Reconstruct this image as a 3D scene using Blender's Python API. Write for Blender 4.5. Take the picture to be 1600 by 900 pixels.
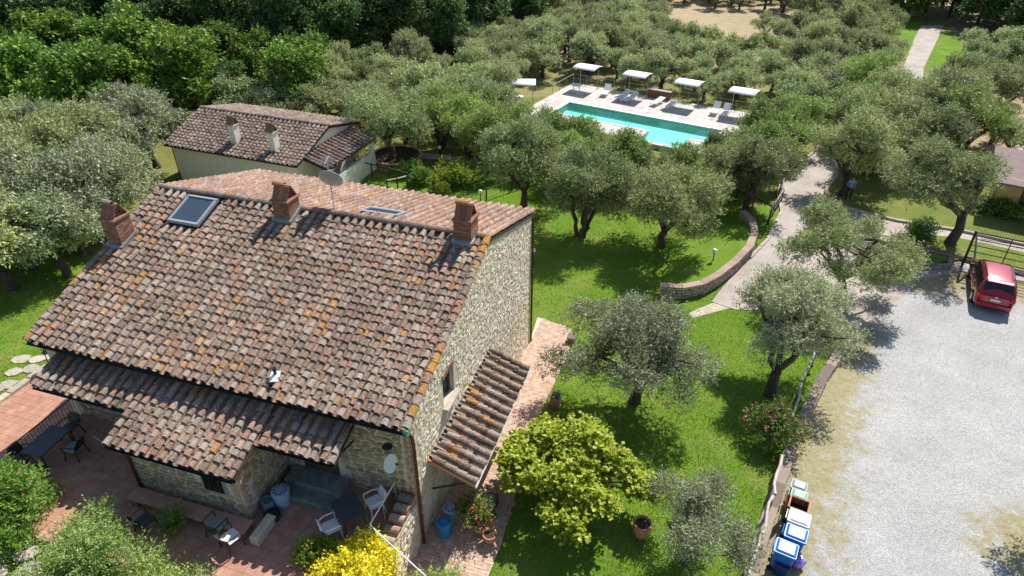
import bpy, math, random
import numpy as np
from mathutils import Vector, Matrix

for o in list(bpy.data.objects): bpy.data.objects.remove(o)
SC = bpy.context.scene
COL = SC.collection
R = math.radians

# ------------------------------------------------------------------ camera, sky, sun, exposure
cd = bpy.data.cameras.new('camera'); cam = bpy.data.objects.new('camera', cd); COL.objects.link(cam)
cam.location = (0, 0, 20); cam.rotation_euler = (R(90 - 33), 0, 0)
cd.sensor_width = 36; cd.lens = 24.0; cd.clip_end = 2000; cd.clip_start = 0.5
SC.camera = cam
SUN_AZ, SUN_EL = 35.0, 49.0
W = bpy.data.worlds.new('World'); SC.world = W; W.use_nodes = True
wn = W.node_tree.nodes; wl = W.node_tree.links
bg = wn['Background']; sky = wn.new('ShaderNodeTexSky'); sky.sky_type = 'NISHITA'; sky.sun_disc = False
sky.sun_elevation = R(SUN_EL); sky.sun_rotation = R(SUN_AZ); sky.air_density = 1.0; sky.dust_density = 0.6
wl.new(sky.outputs[0], bg.inputs[0]); bg.inputs[1].default_value = 0.105
sd = bpy.data.lights.new('sun', 'SUN'); sun = bpy.data.objects.new('sun', sd); COL.objects.link(sun)
sd.energy = 5.0; sd.angle = R(0.55); sd.color = (1.0, 0.955, 0.88)
sdir = Vector((math.sin(R(SUN_AZ)) * math.cos(R(SUN_EL)), math.cos(R(SUN_AZ)) * math.cos(R(SUN_EL)), math.sin(R(SUN_EL))))
sun.rotation_euler = sdir.to_track_quat('Z', 'Y').to_euler(); sun.location = sdir * 150
SC.view_settings.view_transform = 'Standard'; SC.view_settings.look = 'None'
SC.view_settings.exposure = 0.4; SC.view_settings.gamma = 1.0
SC.render.engine = 'CYCLES'; SC.cycles.max_bounces = 6; SC.cycles.transparent_max_bounces = 6
CAMP = np.array((0, 0, 20.0))

# ------------------------------------------------------------------ helpers
def S(t):
    t = min(1, max(0, t)); return t * t * (3 - 2 * t)
def gz(x, y):
    yl = 0.30403 * (x + 3.08) + 0.95266 * (y - 14.8)
    amp = 0.95 + 1.1 * (1 - S((yl + 5.3) / 0.7))
    return -0.9 * S((y - 15) / 14) + amp * S((-x - 9.5) / 4.5) * (1 - S((y - 22) / 20))
HOUSE = (-3.08, 14.8); HA = R(-17.7)
def L(x, y, z=0.0):
    c, s = math.cos(HA), math.sin(HA)
    return (HOUSE[0] + c * x - s * y, HOUSE[1] + s * x + c * y, z)

def link(o, parent=None):
    COL.objects.link(o)
    if parent is not None: o.parent = parent
    return o
def tag(o, label=None, cat=None, group=None, kind=None):
    if label: o['label'] = label
    if cat: o['category'] = cat
    if group: o['group'] = group
    if kind: o['kind'] = kind
    return o
def empty(name, loc, rz=0.0, label=None, cat=None, group=None):
    o = bpy.data.objects.new(name, None); o.empty_display_size = 0.3; COL.objects.link(o)
    o.location = loc; o.rotation_euler = (0, 0, rz)
    return tag(o, label, cat, group)
def mesh_obj(name, me, parent=None, mats=None):
    o = bpy.data.objects.new(name, me)
    if mats:
        for m in (mats if isinstance(mats, (list, tuple)) else [mats]): me.materials.append(m)
    return link(o, parent)
def copy_tree(o, parent=None):
    c = o.copy(); COL.objects.link(c); c.parent = parent
    for ch in list(o.children): copy_tree(ch, c)
    return c

class MB:
    def __init__(s): s.v = []; s.f = []; s.m = []
    def add(s, vs, fs, mi=0):
        b = len(s.v); s.v += [tuple(p) for p in vs]; s.f += [tuple(i + b for i in f) for f in fs]; s.m += [mi] * len(fs); return s
    def box(s, c, d, M=None, mi=0, taper=1.0):
        x, y, z = d[0] / 2, d[1] / 2, d[2] / 2
        vs = []
        for k in (-1, 1):
            q = taper if k > 0 else 1.0
            for a, b in ((-1, -1), (1, -1), (1, 1), (-1, 1)): vs.append(Vector((a * x * q, b * y * q, k * z)))
        if M is not None: vs = [M @ p for p in vs]
        vs = [p + Vector(c) for p in vs]
        return s.add(vs, [(3, 2, 1, 0), (4, 5, 6, 7), (0, 1, 5, 4), (1, 2, 6, 5), (2, 3, 7, 6), (3, 0, 4, 7)], mi)
    def bbox(s, c, d, b=0.02, M=None, mi=0):      # box with chamfered top edges
        x, y, z = d[0] / 2, d[1] / 2, d[2] / 2
        vs = []
        for (q, zz) in ((0, -z), (0, z - b), (b, z)):
            for a, e in ((-1, -1), (1, -1), (1, 1), (-1, 1)): vs.append(Vector((a * (x - q), e * (y - q), zz)))
        if M is not None: vs = [M @ p for p in vs]
        vs = [p + Vector(c) for p in vs]
        f = [(3, 2, 1, 0), (8, 9, 10, 11)]
        for k in (0, 4):
            for i in range(4): j = (i + 1) % 4; f.append((k + i, k + j, k + 4 + j, k + 4 + i))
        return s.add(vs, f, mi)
    def tube(s, pts, r, n=6, mi=0, cap=True):
        pts = [Vector(p) for p in pts]; m = len(pts)
        rs = r if isinstance(r, (list, tuple)) else [r] * m
        b = len(s.v); up = Vector((0, 0, 1)); prev = None
        for i, p in enumerate(pts):
            t = (pts[min(i + 1, m - 1)] - pts[max(i - 1, 0)]).normalized()
            if prev is None:
                a = t.cross(up if abs(t.z) < 0.95 else Vector((1, 0, 0))).normalized()
            else:
                a = (prev - t * prev.dot(t)).normalized()
            prev = a; c = t.cross(a)
            for k in range(n):
                an = 2 * math.pi * k / n
                s.v.append(tuple(p + (a * math.cos(an) + c * math.sin(an)) * rs[i]))
        for i in range(m - 1):
            for k in range(n):
                s.f.append((b + i * n + k, b + i * n + (k + 1) % n, b + (i + 1) * n + (k + 1) % n, b + (i + 1) * n + k)); s.m.append(mi)
        if cap:
            s.f.append(tuple(b + k for k in range(n))[::-1]); s.m.append(mi)
            s.f.append(tuple(b + (m - 1) * n + k for k in range(n))); s.m.append(mi)
        return s
    def lathe(s, prof, c=(0, 0, 0), n=16, mi=0, M=None):
        b = len(s.v); m = len(prof)
        for r, z in prof:
            for k in range(n):
                an = 2 * math.pi * k / n; p = Vector((r * math.cos(an), r * math.sin(an), z))
                if M is not None: p = M @ p
                s.v.append(tuple(p + Vector(c)))
        for i in range(m - 1):
            for k in range(n):
                s.f.append((b + i * n + k, b + i * n + (k + 1) % n, b + (i + 1) * n + (k + 1) % n, b + (i + 1) * n + k)); s.m.append(mi)
        s.f.append(tuple(b + k for k in range(n))[::-1]); s.m.append(mi)
        s.f.append(tuple(b + (m - 1) * n + k for k in range(n))); s.m.append(mi)
        return s
    def prism(s, poly, z0, z1, mi=0):
        n = len(poly); zz0 = z0 if callable(z0) else (lambda x, y: z0); zz1 = z1 if callable(z1) else (lambda x, y: z1)
        vs = [(p[0], p[1], zz0(p[0], p[1])) for p in poly] + [(p[0], p[1], zz1(p[0], p[1])) for p in poly]
        a = sum(poly[i][0] * poly[(i + 1) % n][1] - poly[(i + 1) % n][0] * poly[i][1] for i in range(n))
        f = [tuple(range(n))[::-1], tuple(range(n, 2 * n))] + [(i, (i + 1) % n, n + (i + 1) % n, n + i) for i in range(n)]
        if a < 0: f = [q[::-1] for q in f]
        return s.add(vs, f, mi)
    def build(s, name, mats, parent=None, smooth=False):
        me = bpy.data.meshes.new(name); me.from_pydata(s.v, [], s.f)
        if any(s.m): me.polygons.foreach_set('material_index', s.m)
        if smooth: me.polygons.foreach_set('use_smooth', [True] * len(me.polygons))
        me.update()
        return mesh_obj(name, me, parent, mats)

def np_mesh(name, V, F):
    """V (n,3), F (m,k) equal-sided faces"""
    me = bpy.data.meshes.new(name); k = F.shape[1]
    me.vertices.add(len(V)); me.vertices.foreach_set('co', np.ascontiguousarray(V, dtype=np.float32).ravel())
    me.loops.add(F.size); me.loops.foreach_set('vertex_index', np.ascontiguousarray(F, dtype=np.int32).ravel())
    me.polygons.add(len(F)); me.polygons.foreach_set('loop_start', np.arange(0, F.size, k, dtype=np.int32))
    me.polygons.foreach_set('loop_total', np.full(len(F), k, dtype=np.int32))
    me.update(calc_edges=True); me.validate(); return me

def pip(poly, X, Y):
    X = np.asarray(X, float); Y = np.asarray(Y, float); ins = np.zeros(X.shape, bool); n = len(poly)
    for i in range(n):
        x1, y1 = poly[i][0], poly[i][1]; x2, y2 = poly[(i + 1) % n][0], poly[(i + 1) % n][1]
        if y1 == y2: continue
        c = ((y1 > Y) != (y2 > Y)) & (X < (x2 - x1) * (Y - y1) / (y2 - y1) + x1); ins ^= c
    return ins

# ------------------------------------------------------------------ materials
MATS = {}
def nt(name):
    m = bpy.data.materials.new(name); m.use_nodes = True; t = m.node_tree
    return m, t.nodes, t.links, t.nodes['Principled BSDF']
def rgba(c): return (c[0], c[1], c[2], 1)
def N(ns, kind, **kw):
    n = ns.new(kind)
    for k, v in kw.items(): setattr(n, k, v)
    return n
def ramp(ns, ls, src, stops, interp='LINEAR'):
    r = ns.new('ShaderNodeValToRGB'); r.color_ramp.interpolation = interp
    e = r.color_ramp.elements
    while len(e) < len(stops): e.new(0.5)
    for i, (p, c) in enumerate(stops): e[i].position = p; e[i].color = rgba(c)
    ls.new(src, r.inputs[0]); return r.outputs[0]
def noise(ns, ls, vec, scale, detail=3, rough=0.6, dist=0.0):
    n = ns.new('ShaderNodeTexNoise'); n.inputs['Scale'].default_value = scale; n.inputs['Detail'].default_value = detail
    n.inputs['Roughness'].default_value = rough; n.inputs['Distortion'].default_value = dist
    if vec is not None: ls.new(vec, n.inputs['Vector'])
    return n.outputs[0]
def mix(ns, ls, f, a, b, mode='MIX'):
    m = ns.new('ShaderNodeMix'); m.data_type = 'RGBA'; m.blend_type = mode
    for sock, val in ((m.inputs[0], f), (m.inputs[6], a), (m.inputs[7], b)):
        if hasattr(val, 'is_linked') or hasattr(val, 'links'): ls.new(val, sock)
        elif isinstance(val, (int, float)): sock.default_value = val
        else: sock.default_value = rgba(val)
    return m.outputs[2]
def math_n(ns, ls, op, a, b=0.0):
    m = ns.new('ShaderNodeMath'); m.operation = op
    for i, v in enumerate((a, b)):
        if isinstance(v, (int, float)): m.inputs[i].default_value = v
        else: ls.new(v, m.inputs[i])
    return m.outputs[0]
def wpos(ns): return ns.new('ShaderNodeNewGeometry').outputs['Position']
def rnd(ns, ls):       # a random number for each piece, joined or single
    g = ns.new('ShaderNodeNewGeometry'); o = ns.new('ShaderNodeObjectInfo')
    return math_n(ns, ls, 'FRACT', math_n(ns, ls, 'ADD', g.outputs['Random Per Island'], o.outputs['Random']))
def bump(ns, ls, b, h, strength=0.4, dist=0.02):
    n = ns.new('ShaderNodeBump'); n.inputs['Strength'].default_value = strength; n.inputs['Distance'].default_value = dist
    ls.new(h, n.inputs['Height']); ls.new(n.outputs[0], b.inputs['Normal'])

def plain(name, c, rough=0.6, metal=0.0, var=0.12, scale=12.0, spec=0.4):
    m, ns, ls, b = nt(name); p = wpos(ns)
    n = noise(ns, ls, p, scale, 4)
    d = tuple(x * (1 - var) for x in c); u = tuple(min(1, x * (1 + var)) for x in c)
    ls.new(ramp(ns, ls, n, [(0.3, d), (0.7, u)]), b.inputs['Base Color'])
    b.inputs['Roughness'].default_value = rough; b.inputs['Metallic'].default_value = metal; b.inputs['Specular IOR Level'].default_value = spec
    MATS[name] = m; return m
def tile_mat(name, pal, lich=0.12, grey=0.5, darkm=0.55):
    m, ns, ls, b = nt(name); p = wpos(ns); r = rnd(ns, ls)
    big = noise(ns, ls, p, 0.45, 4, 0.6)
    k = len(pal); col = ramp(ns, ls, r, [(i / k, c) for i, c in enumerate(pal)], 'CONSTANT')
    n1 = noise(ns, ls, p, 9, 5, 0.7)
    col = mix(ns, ls, math_n(ns, ls, 'MULTIPLY', ramp(ns, ls, n1, [(0.45, (0, 0, 0)), (0.7, (1, 1, 1))]), grey), col, (0.42, 0.38, 0.34))
    n2 = noise(ns, ls, p, 26, 4, 0.75)
    col = mix(ns, ls, math_n(ns, ls, 'MULTIPLY', ramp(ns, ls, n2, [(0.5, (0, 0, 0)), (0.62, (1, 1, 1))]), darkm), col, (0.06, 0.045, 0.038))
    n3 = noise(ns, ls, p, 14, 3, 0.6); r2 = math_n(ns, ls, 'FRACT', math_n(ns, ls, 'MULTIPLY', r, 37.7))
    patch = ramp(ns, ls, noise(ns, ls, p, 0.8, 3, 0.6), [(0.5, (0.25, 0.25, 0.25)), (0.62, (2.6, 2.6, 2.6))])
    lm = math_n(ns, ls, 'MULTIPLY', math_n(ns, ls, 'LESS_THAN', r2, math_n(ns, ls, 'MULTIPLY', patch, lich)), ramp(ns, ls, n3, [(0.4, (0, 0, 0)), (0.55, (1, 1, 1))]))
    col = mix(ns, ls, lm, col, (0.46, 0.21, 0.035))
    vo = ns.new('ShaderNodeTexVoronoi'); vo.inputs['Scale'].default_value = 11; ls.new(p, vo.inputs['Vector'])
    col = mix(ns, ls, math_n(ns, ls, 'MULTIPLY', ramp(ns, ls, vo.outputs['Distance'], [(0.18, (1, 1, 1)), (0.27, (0, 0, 0))]), 0.6), col, (0.58, 0.55, 0.50))
    col = mix(ns, ls, 0.6, col, ramp(ns, ls, big, [(0.3, (0.34, 0.33, 0.32)), (0.7, (0.66, 0.63, 0.60))]), 'OVERLAY')
    ls.new(col, b.inputs['Base Color']); b.inputs['Roughness'].default_value = 0.95; b.inputs['Specular IOR Level'].default_value = 0.1
    bump(ns, ls, b, n2, 0.5, 0.015); MATS[name] = m; return m
tile_mat('tile_old', [(0.28, 0.20, 0.15), (0.33, 0.255, 0.20), (0.205, 0.148, 0.112), (0.325, 0.213, 0.152), (0.30, 0.232, 0.185), (0.235, 0.168, 0.128), (0.39, 0.325, 0.268), (0.285, 0.172, 0.12)], 0.045, 0.5, 0.7)
tile_mat('tile_red', [(0.36, 0.215, 0.16), (0.40, 0.27, 0.21), (0.31, 0.18, 0.13), (0.42, 0.32, 0.26), (0.35, 0.22, 0.17)], 0.05, 0.4, 0.45)
tile_mat('tile_grey', [(0.27, 0.205, 0.175), (0.22, 0.155, 0.13), (0.32, 0.265, 0.23), (0.18, 0.13, 0.11), (0.27, 0.175, 0.14)], 0.006, 0.55, 0.4)

def stone_mat(name, pal, bscale=18):
    m, ns, ls, b = nt(name); p = wpos(ns); r = rnd(ns, ls); k = len(pal)
    col = ramp(ns, ls, r, [(i / k, c) for i, c in enumerate(pal)], 'CONSTANT')
    n = noise(ns, ls, p, bscale, 5, 0.7)
    col = mix(ns, ls, 0.55, col, ramp(ns, ls, n, [(0.3, (0.35, 0.33, 0.3)), (0.7, (0.72, 0.7, 0.66))]), 'OVERLAY')
    ls.new(col, b.inputs['Base Color']); b.inputs['Roughness'].default_value = 0.95; b.inputs['Specular IOR Level'].default_value = 0.15
    bump(ns, ls, b, n, 0.6, 0.03); MATS[name] = m; return m
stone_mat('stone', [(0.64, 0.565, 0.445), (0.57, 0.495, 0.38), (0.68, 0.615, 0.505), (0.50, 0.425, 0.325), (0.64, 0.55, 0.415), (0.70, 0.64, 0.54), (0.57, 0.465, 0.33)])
stone_mat('stone_shade', [(0.36, 0.29, 0.20), (0.29, 0.235, 0.165), (0.42, 0.35, 0.25), (0.25, 0.20, 0.145), (0.38, 0.295, 0.185), (0.33, 0.28, 0.215), (0.31, 0.225, 0.135)])  # shade put into the colour: darker copy of stone for front and annex
stone_mat('stone_dark', [(0.23, 0.19, 0.16), (0.30, 0.25, 0.21), (0.19, 0.16, 0.14), (0.34, 0.27, 0.23)])
stone_mat('brick', [(0.27, 0.135, 0.095), (0.32, 0.175, 0.125), (0.22, 0.105, 0.075), (0.35, 0.22, 0.165), (0.29, 0.15, 0.11)], 25)
stone_mat('cotto', [(0.42, 0.225, 0.165), (0.435, 0.24, 0.178), (0.405, 0.215, 0.157), (0.45, 0.255, 0.19), (0.415, 0.225, 0.17)], 2.5)
plain('joint', (0.33, 0.185, 0.14), 0.9, var=0.2)
stone_mat('path_brick', [(0.50, 0.345, 0.275), (0.54, 0.385, 0.31), (0.46, 0.31, 0.245), (0.56, 0.42, 0.345)], 6)
stone_mat('quoin', [(0.44, 0.31, 0.24), (0.50, 0.38, 0.30), (0.38, 0.26, 0.20), (0.54, 0.44, 0.36)], 12)
stone_mat('coping', [(0.36, 0.27, 0.225), (0.40, 0.30, 0.25), (0.32, 0.245, 0.21)], 8)
stone_mat('slab', [(0.44, 0.40, 0.34), (0.50, 0.45, 0.38), (0.38, 0.35, 0.30)], 6)
plain('mortar', (0.56, 0.50, 0.40), 0.95, var=0.25, scale=10)
plain('render_white', (0.86, 0.775, 0.67), 0.9, var=0.06, scale=2.5)
plain('render_ochre', (0.52, 0.36, 0.15), 0.9, var=0.12, scale=2)
plain('deck_dark', (0.06, 0.045, 0.038), 0.95)
plain('gutter', (0.035, 0.03, 0.028), 0.5, 0.3)
plain('copper_pipe', (0.10, 0.045, 0.03), 0.5, 0.4)
plain('lead', (0.32, 0.34, 0.36), 0.55, 0.4, var=0.2)
plain('frame_grey', (0.36, 0.38, 0.40), 0.45, 0.3)
plain('wood_dark', (0.07, 0.05, 0.035), 0.8, var=0.3)
plain('wood_grey', (0.34, 0.30, 0.25), 0.85, var=0.3, scale=6)
plain('wood_pale', (0.52, 0.47, 0.40), 0.85, var=0.25, scale=6)
plain('black', (0.018, 0.018, 0.02), 0.5)
plain('iron', (0.03, 0.028, 0.027), 0.6)
plain('dark_plastic', (0.035, 0.045, 0.042), 0.45)
plain('charcoal', (0.06, 0.065, 0.07), 0.5)
plain('white_paint', (0.78, 0.78, 0.76), 0.45, var=0.04)
plain('white_plastic', (0.80, 0.80, 0.78), 0.4, var=0.04)
plain('white_cloth', (0.80, 0.79, 0.76), 0.9, var=0.03)
plain('steel', (0.55, 0.55, 0.55), 0.35, 0.7)
plain('teal_steel', (0.16, 0.36, 0.31), 0.5, 0.2)
plain('cap_terra', (0.27, 0.125, 0.08), 0.9, var=0.35)
plain('terracotta', (0.50, 0.24, 0.14), 0.85, var=0.15)
plain('soil', (0.06, 0.042, 0.03), 0.95, var=0.35, scale=20)
plain('bin_blue', (0.02, 0.17, 0.55), 0.4); plain('bin_navy', (0.015, 0.04, 0.14), 0.45)
plain('bin_green', (0.25, 0.40, 0.32), 0.5); plain('bin_grey', (0.28, 0.31, 0.33), 0.5)
plain('bin_brown', (0.20, 0.085, 0.055), 0.55); plain('bin_white', (0.74, 0.73, 0.69), 0.5)
plain('bin_body', (0.045, 0.05, 0.055), 0.5)
plain('sticker', (0.75, 0.75, 0.72), 0.6)
plain('bag_purple', (0.30, 0.20, 0.62), 0.3, var=0.5, scale=9)
plain('basket_blue', (0.30, 0.42, 0.56), 0.5); plain('bucket_blue', (0.03, 0.23, 0.50), 0.45); plain('bucket_grey', (0.16, 0.24, 0.26), 0.5)
plain('moss_stone', (0.19, 0.21, 0.18), 0.9, var=0.3, scale=5)
plain('roof_mauve', (0.22, 0.155, 0.15), 0.85, var=0.12, scale=2)
plain('leaf_dark', (0.03, 0.05, 0.02), 0.8)
plain('bark', (0.085, 0.066, 0.05), 0.95, var=0.4, scale=14)
plain('bark_pale', (0.19, 0.165, 0.14), 0.95, var=0.4, scale=14)
plain('skin', (0.50, 0.30, 0.22), 0.6, var=0.05); plain('shirt', (0.22, 0.36, 0.66), 0.85, var=0.1); plain('trousers', (0.02, 0.02, 0.026), 0.9)
plain('hair', (0.05, 0.035, 0.025), 0.8)
plain('rubber', (0.02, 0.02, 0.02), 0.8); plain('plate', (0.72, 0.72, 0.70), 0.5); plain('tail_red', (0.45, 0.01, 0.012), 0.15)
plain('pool_liner', (0.20, 0.84, 0.70), 0.5, var=0.05, scale=1.5)
plain('coping_white', (0.74, 0.70, 0.64), 0.7, var=0.08)
m, ns, ls, b = nt('car_paint'); b.inputs['Base Color'].default_value = (0.33, 0.009, 0.028, 1); b.inputs['Roughness'].default_value = 0.3
b.inputs['Coat Weight'].default_value = 1.0; b.inputs['Coat Roughness'].default_value = 0.04; b.inputs['Metallic'].default_value = 0.25; MATS['car_paint'] = m
m, ns, ls, b = nt('glass_dark'); b.inputs['Base Color'].default_value = (0.012, 0.015, 0.018, 1); b.inputs['Roughness'].default_value = 0.05; b.inputs['Specular IOR Level'].default_value = 0.6; MATS['glass_dark'] = m
m, ns, ls, b = nt('glass_pane'); b.inputs['Base Color'].default_value = (0.05, 0.075, 0.10, 1); b.inputs['Roughness'].default_value = 0.08; b.inputs['Specular IOR Level'].default_value = 0.7; MATS['glass_pane'] = m
m, ns, ls, b = nt('globe'); b.inputs['Base Color'].default_value = (0.85, 0.85, 0.82, 1); b.inputs['Roughness'].default_value = 0.25; b.inputs['Subsurface Weight'].default_value = 0.2; MATS['globe'] = m
m, ns, ls, b = nt('pool_water'); ns.remove(b)
tr = ns.new('ShaderNodeBsdfTransparent'); tr.inputs[0].default_value = (0.86, 0.995, 0.99, 1); gl = ns.new('ShaderNodeBsdfGlossy'); gl.inputs['Roughness'].default_value = 0.04
fr = ns.new('ShaderNodeFresnel'); fr.inputs[0].default_value = 1.33; mx = ns.new('ShaderNodeMixShader')
bp = ns.new('ShaderNodeBump'); bp.inputs['Strength'].default_value = 0.2; bp.inputs['Distance'].default_value = 0.05; ls.new(noise(ns, ls, wpos(ns), 3, 2), bp.inputs['Height']); ls.new(bp.outputs[0], gl.inputs['Normal'])
ls.new(fr.outputs[0], mx.inputs[0]); ls.new(tr.outputs[0], mx.inputs[1]); ls.new(gl.outputs[0], mx.inputs[2]); ls.new(mx.outputs[0], ns['Material Output'].inputs[0]); MATS['pool_water'] = m

def leaf_mat(name, pal, trans=0.3, rough=0.55, clump=0.35, dry=None):
    m, ns, ls, b = nt(name); g = ns.new('ShaderNodeNewGeometry'); oi = ns.new('ShaderNodeObjectInfo')
    k = len(pal); col = ramp(ns, ls, g.outputs['Random Per Island'], [(i / max(1, k - 1), c) for i, c in enumerate(pal)])
    if dry: col = mix(ns, ls, ramp(ns, ls, noise(ns, ls, g.outputs['Position'], 0.55, 4, 0.65), [(0.40, (0, 0, 0)), (0.60, (0.9, 0.9, 0.9))]), col, dry)
    n = noise(ns, ls, g.outputs['Position'], 1.1, 2)
    hsv = ns.new('ShaderNodeHueSaturation'); ls.new(col, hsv.inputs['Color'])
    v = math_n(ns, ls, 'ADD', math_n(ns, ls, 'MULTIPLY', n, clump * 2), 1 - clump)
    v = math_n(ns, ls, 'MULTIPLY', v, math_n(ns, ls, 'ADD', math_n(ns, ls, 'MULTIPLY', oi.outputs['Random'], 0.55), 0.78))
    ls.new(v, hsv.inputs['Value'])
    hs = math_n(ns, ls, 'FRACT', math_n(ns, ls, 'MULTIPLY', oi.outputs['Random'], 17.3))
    ls.new(math_n(ns, ls, 'ADD', math_n(ns, ls, 'MULTIPLY', hs, 0.022), 0.486), hsv.inputs['Hue'])
    ls.new(hsv.outputs[0], b.inputs['Base Color']); b.inputs['Roughness'].default_value = rough; b.inputs['Specular IOR Level'].default_value = 0.35
    t = ns.new('ShaderNodeBsdfTranslucent'); ls.new(hsv.outputs[0], t.inputs[0])
    mx = ns.new('ShaderNodeMixShader'); mx.inputs[0].default_value = trans
    ls.new(b.outputs[0], mx.inputs[1]); ls.new(t.outputs[0], mx.inputs[2]); ls.new(mx.outputs[0], ns['Material Output'].inputs[0])
    MATS[name] = m; return m
leaf_mat('olive_leaf', [(0.17, 0.215, 0.065), (0.27, 0.335, 0.115), (0.37, 0.43, 0.18), (0.50, 0.54, 0.31)], 0.24)
leaf_mat('olive_grey', [(0.19, 0.225, 0.10), (0.32, 0.36, 0.185), (0.43, 0.47, 0.28), (0.58, 0.61, 0.43)], 0.22)
leaf_mat('olive_green', [(0.15, 0.225, 0.045), (0.24, 0.34, 0.075), (0.32, 0.42, 0.115), (0.42, 0.50, 0.21)], 0.28)
leaf_mat('olive_far', [(0.20, 0.245, 0.085), (0.32, 0.375, 0.15), (0.42, 0.48, 0.225), (0.56, 0.60, 0.36)], 0.27)
leaf_mat('broad_leaf', [(0.095, 0.18, 0.02), (0.16, 0.27, 0.035), (0.24, 0.36, 0.06)], 0.26)
leaf_mat('forest_leaf', [(0.06, 0.11, 0.03), (0.10, 0.17, 0.045), (0.15, 0.235, 0.07)], 0.28)
leaf_mat('maple_leaf', [(0.22, 0.34, 0.018), (0.38, 0.50, 0.035), (0.55, 0.64, 0.07)], 0.34, clump=0.2)
leaf_mat('yellow_leaf', [(0.22, 0.24, 0.012), (0.66, 0.64, 0.03), (0.84, 0.76, 0.04), (0.90, 0.84, 0.08)], 0.3, clump=0.2)
leaf_mat('shrub_leaf', [(0.08, 0.17, 0.022), (0.16, 0.28, 0.04), (0.29, 0.41, 0.08)], 0.33)
leaf_mat('lime_leaf', [(0.14, 0.22, 0.02), (0.26, 0.33, 0.03), (0.34, 0.38, 0.05)], 0.3)
leaf_mat('pink_flower', [(0.62, 0.25, 0.26), (0.75, 0.42, 0.40), (0.70, 0.15, 0.18)], 0.2)
leaf_mat('red_flower', [(0.55, 0.02, 0.03), (0.65, 0.08, 0.12), (0.50, 0.03, 0.10)], 0.2)
leaf_mat('grass_blade', [(0.085, 0.17, 0.015), (0.14, 0.24, 0.026), (0.25, 0.32, 0.065)], 0.3, clump=0.3, dry=(0.40, 0.365, 0.135))
leaf_mat('dry_blade', [(0.24, 0.22, 0.11), (0.38, 0.33, 0.20), (0.17, 0.20, 0.06)], 0.2, clump=0.3)

# ground: the zones (lawn, meadow, dry soil) come from an attribute painted by place
m, ns, ls, b = nt('ground_mat'); p = wpos(ns)
at_ = ns.new('ShaderNodeAttribute'); at_.attribute_name = 'zone'; sp = ns.new('ShaderNodeSeparateColor'); ls.new(at_.outputs['Color'], sp.inputs[0])
na = noise(ns, ls, p, 0.7, 4); nb = noise(ns, ls, p, 9, 4, 0.7); nc = noise(ns, ls, p, 40, 3, 0.8)
lawn = mix(ns, ls, 0.5, ramp(ns, ls, na, [(0.3, (0.085, 0.185, 0.013)), (0.52, (0.14, 0.25, 0.025)), (0.68, (0.27, 0.29, 0.075))]), ramp(ns, ls, nc, [(0.3, (0.08, 0.17, 0.012)), (0.7, (0.22, 0.35, 0.04))]))
mead = mix(ns, ls, 0.5, ramp(ns, ls, na, [(0.3, (0.10, 0.15, 0.025)), (0.7, (0.30, 0.29, 0.09))]), ramp(ns, ls, nb, [(0.3, (0.07, 0.10, 0.02)), (0.7, (0.32, 0.30, 0.11))]))
dry = mix(ns, ls, 0.5, ramp(ns, ls, na, [(0.3, (0.38, 0.29, 0.17)), (0.7, (0.52, 0.41, 0.27))]), ramp(ns, ls, nb, [(0.3, (0.26, 0.21, 0.11)), (0.7, (0.55, 0.44, 0.29))]))
def soft(s): return ramp(ns, ls, math_n(ns, ls, 'ADD', s, math_n(ns, ls, 'MULTIPLY', math_n(ns, ls, 'SUBTRACT', nb, 0.5), 0.9)), [(0.38, (0, 0, 0)), (0.62, (1, 1, 1))])
c = mix(ns, ls, soft(sp.outputs[0]), mead, lawn); c = mix(ns, ls, soft(sp.outputs[1]), c, dry)
c = mix(ns, ls, soft(sp.outputs[2]), c, mix(ns, ls, nb, (0.05, 0.037, 0.026), (0.14, 0.10, 0.07)))
ls.new(c, b.inputs['Base Color']); b.inputs['Roughness'].default_value = 0.95; b.inputs['Specular IOR Level'].default_value = 0.1
bump(ns, ls, b, nc, 0.7, 0.06); MATS['ground_mat'] = m

m, ns, ls, b = nt('gravel_mat'); p = wpos(ns)
at_ = ns.new('ShaderNodeAttribute'); at_.attribute_name = 'edge'
vo = ns.new('ShaderNodeTexVoronoi'); vo.inputs['Scale'].default_value = 26; ls.new(p, vo.inputs['Vector'])
gcol = ramp(ns, ls, vo.outputs['Color'], [(0.15, (0.31, 0.307, 0.30)), (0.5, (0.40, 0.396, 0.386)), (0.85, (0.50, 0.495, 0.482))])
n1 = noise(ns, ls, p, 0.45, 4, 0.6); n2 = noise(ns, ls, p, 6, 5, 0.75)
gcol = mix(ns, ls, 0.5, gcol, ramp(ns, ls, n1, [(0.3, (0.38, 0.375, 0.37)), (0.7, (0.6, 0.6, 0.59))]), 'OVERLAY')
gcol = mix(ns, ls, math_n(ns, ls, 'MULTIPLY', ramp(ns, ls, n2, [(0.5, (0, 0, 0)), (0.66, (1, 1, 1))]), 0.35), gcol, (0.30, 0.293, 0.28))
mp = ns.new('ShaderNodeMapping'); mp.inputs['Rotation'].default_value = (0, 0, R(35)); mp.inputs['Scale'].default_value = (0.25, 2.2, 1); ls.new(p, mp.inputs[0])
n3 = noise(ns, ls, mp.outputs[0], 1.0, 3, 0.5, 0.4)
gcol = mix(ns, ls, math_n(ns, ls, 'MULTIPLY', ramp(ns, ls, n3, [(0.58, (0, 0, 0)), (0.68, (1, 1, 1))]), 0.12), gcol, (0.55, 0.55, 0.54))
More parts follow.
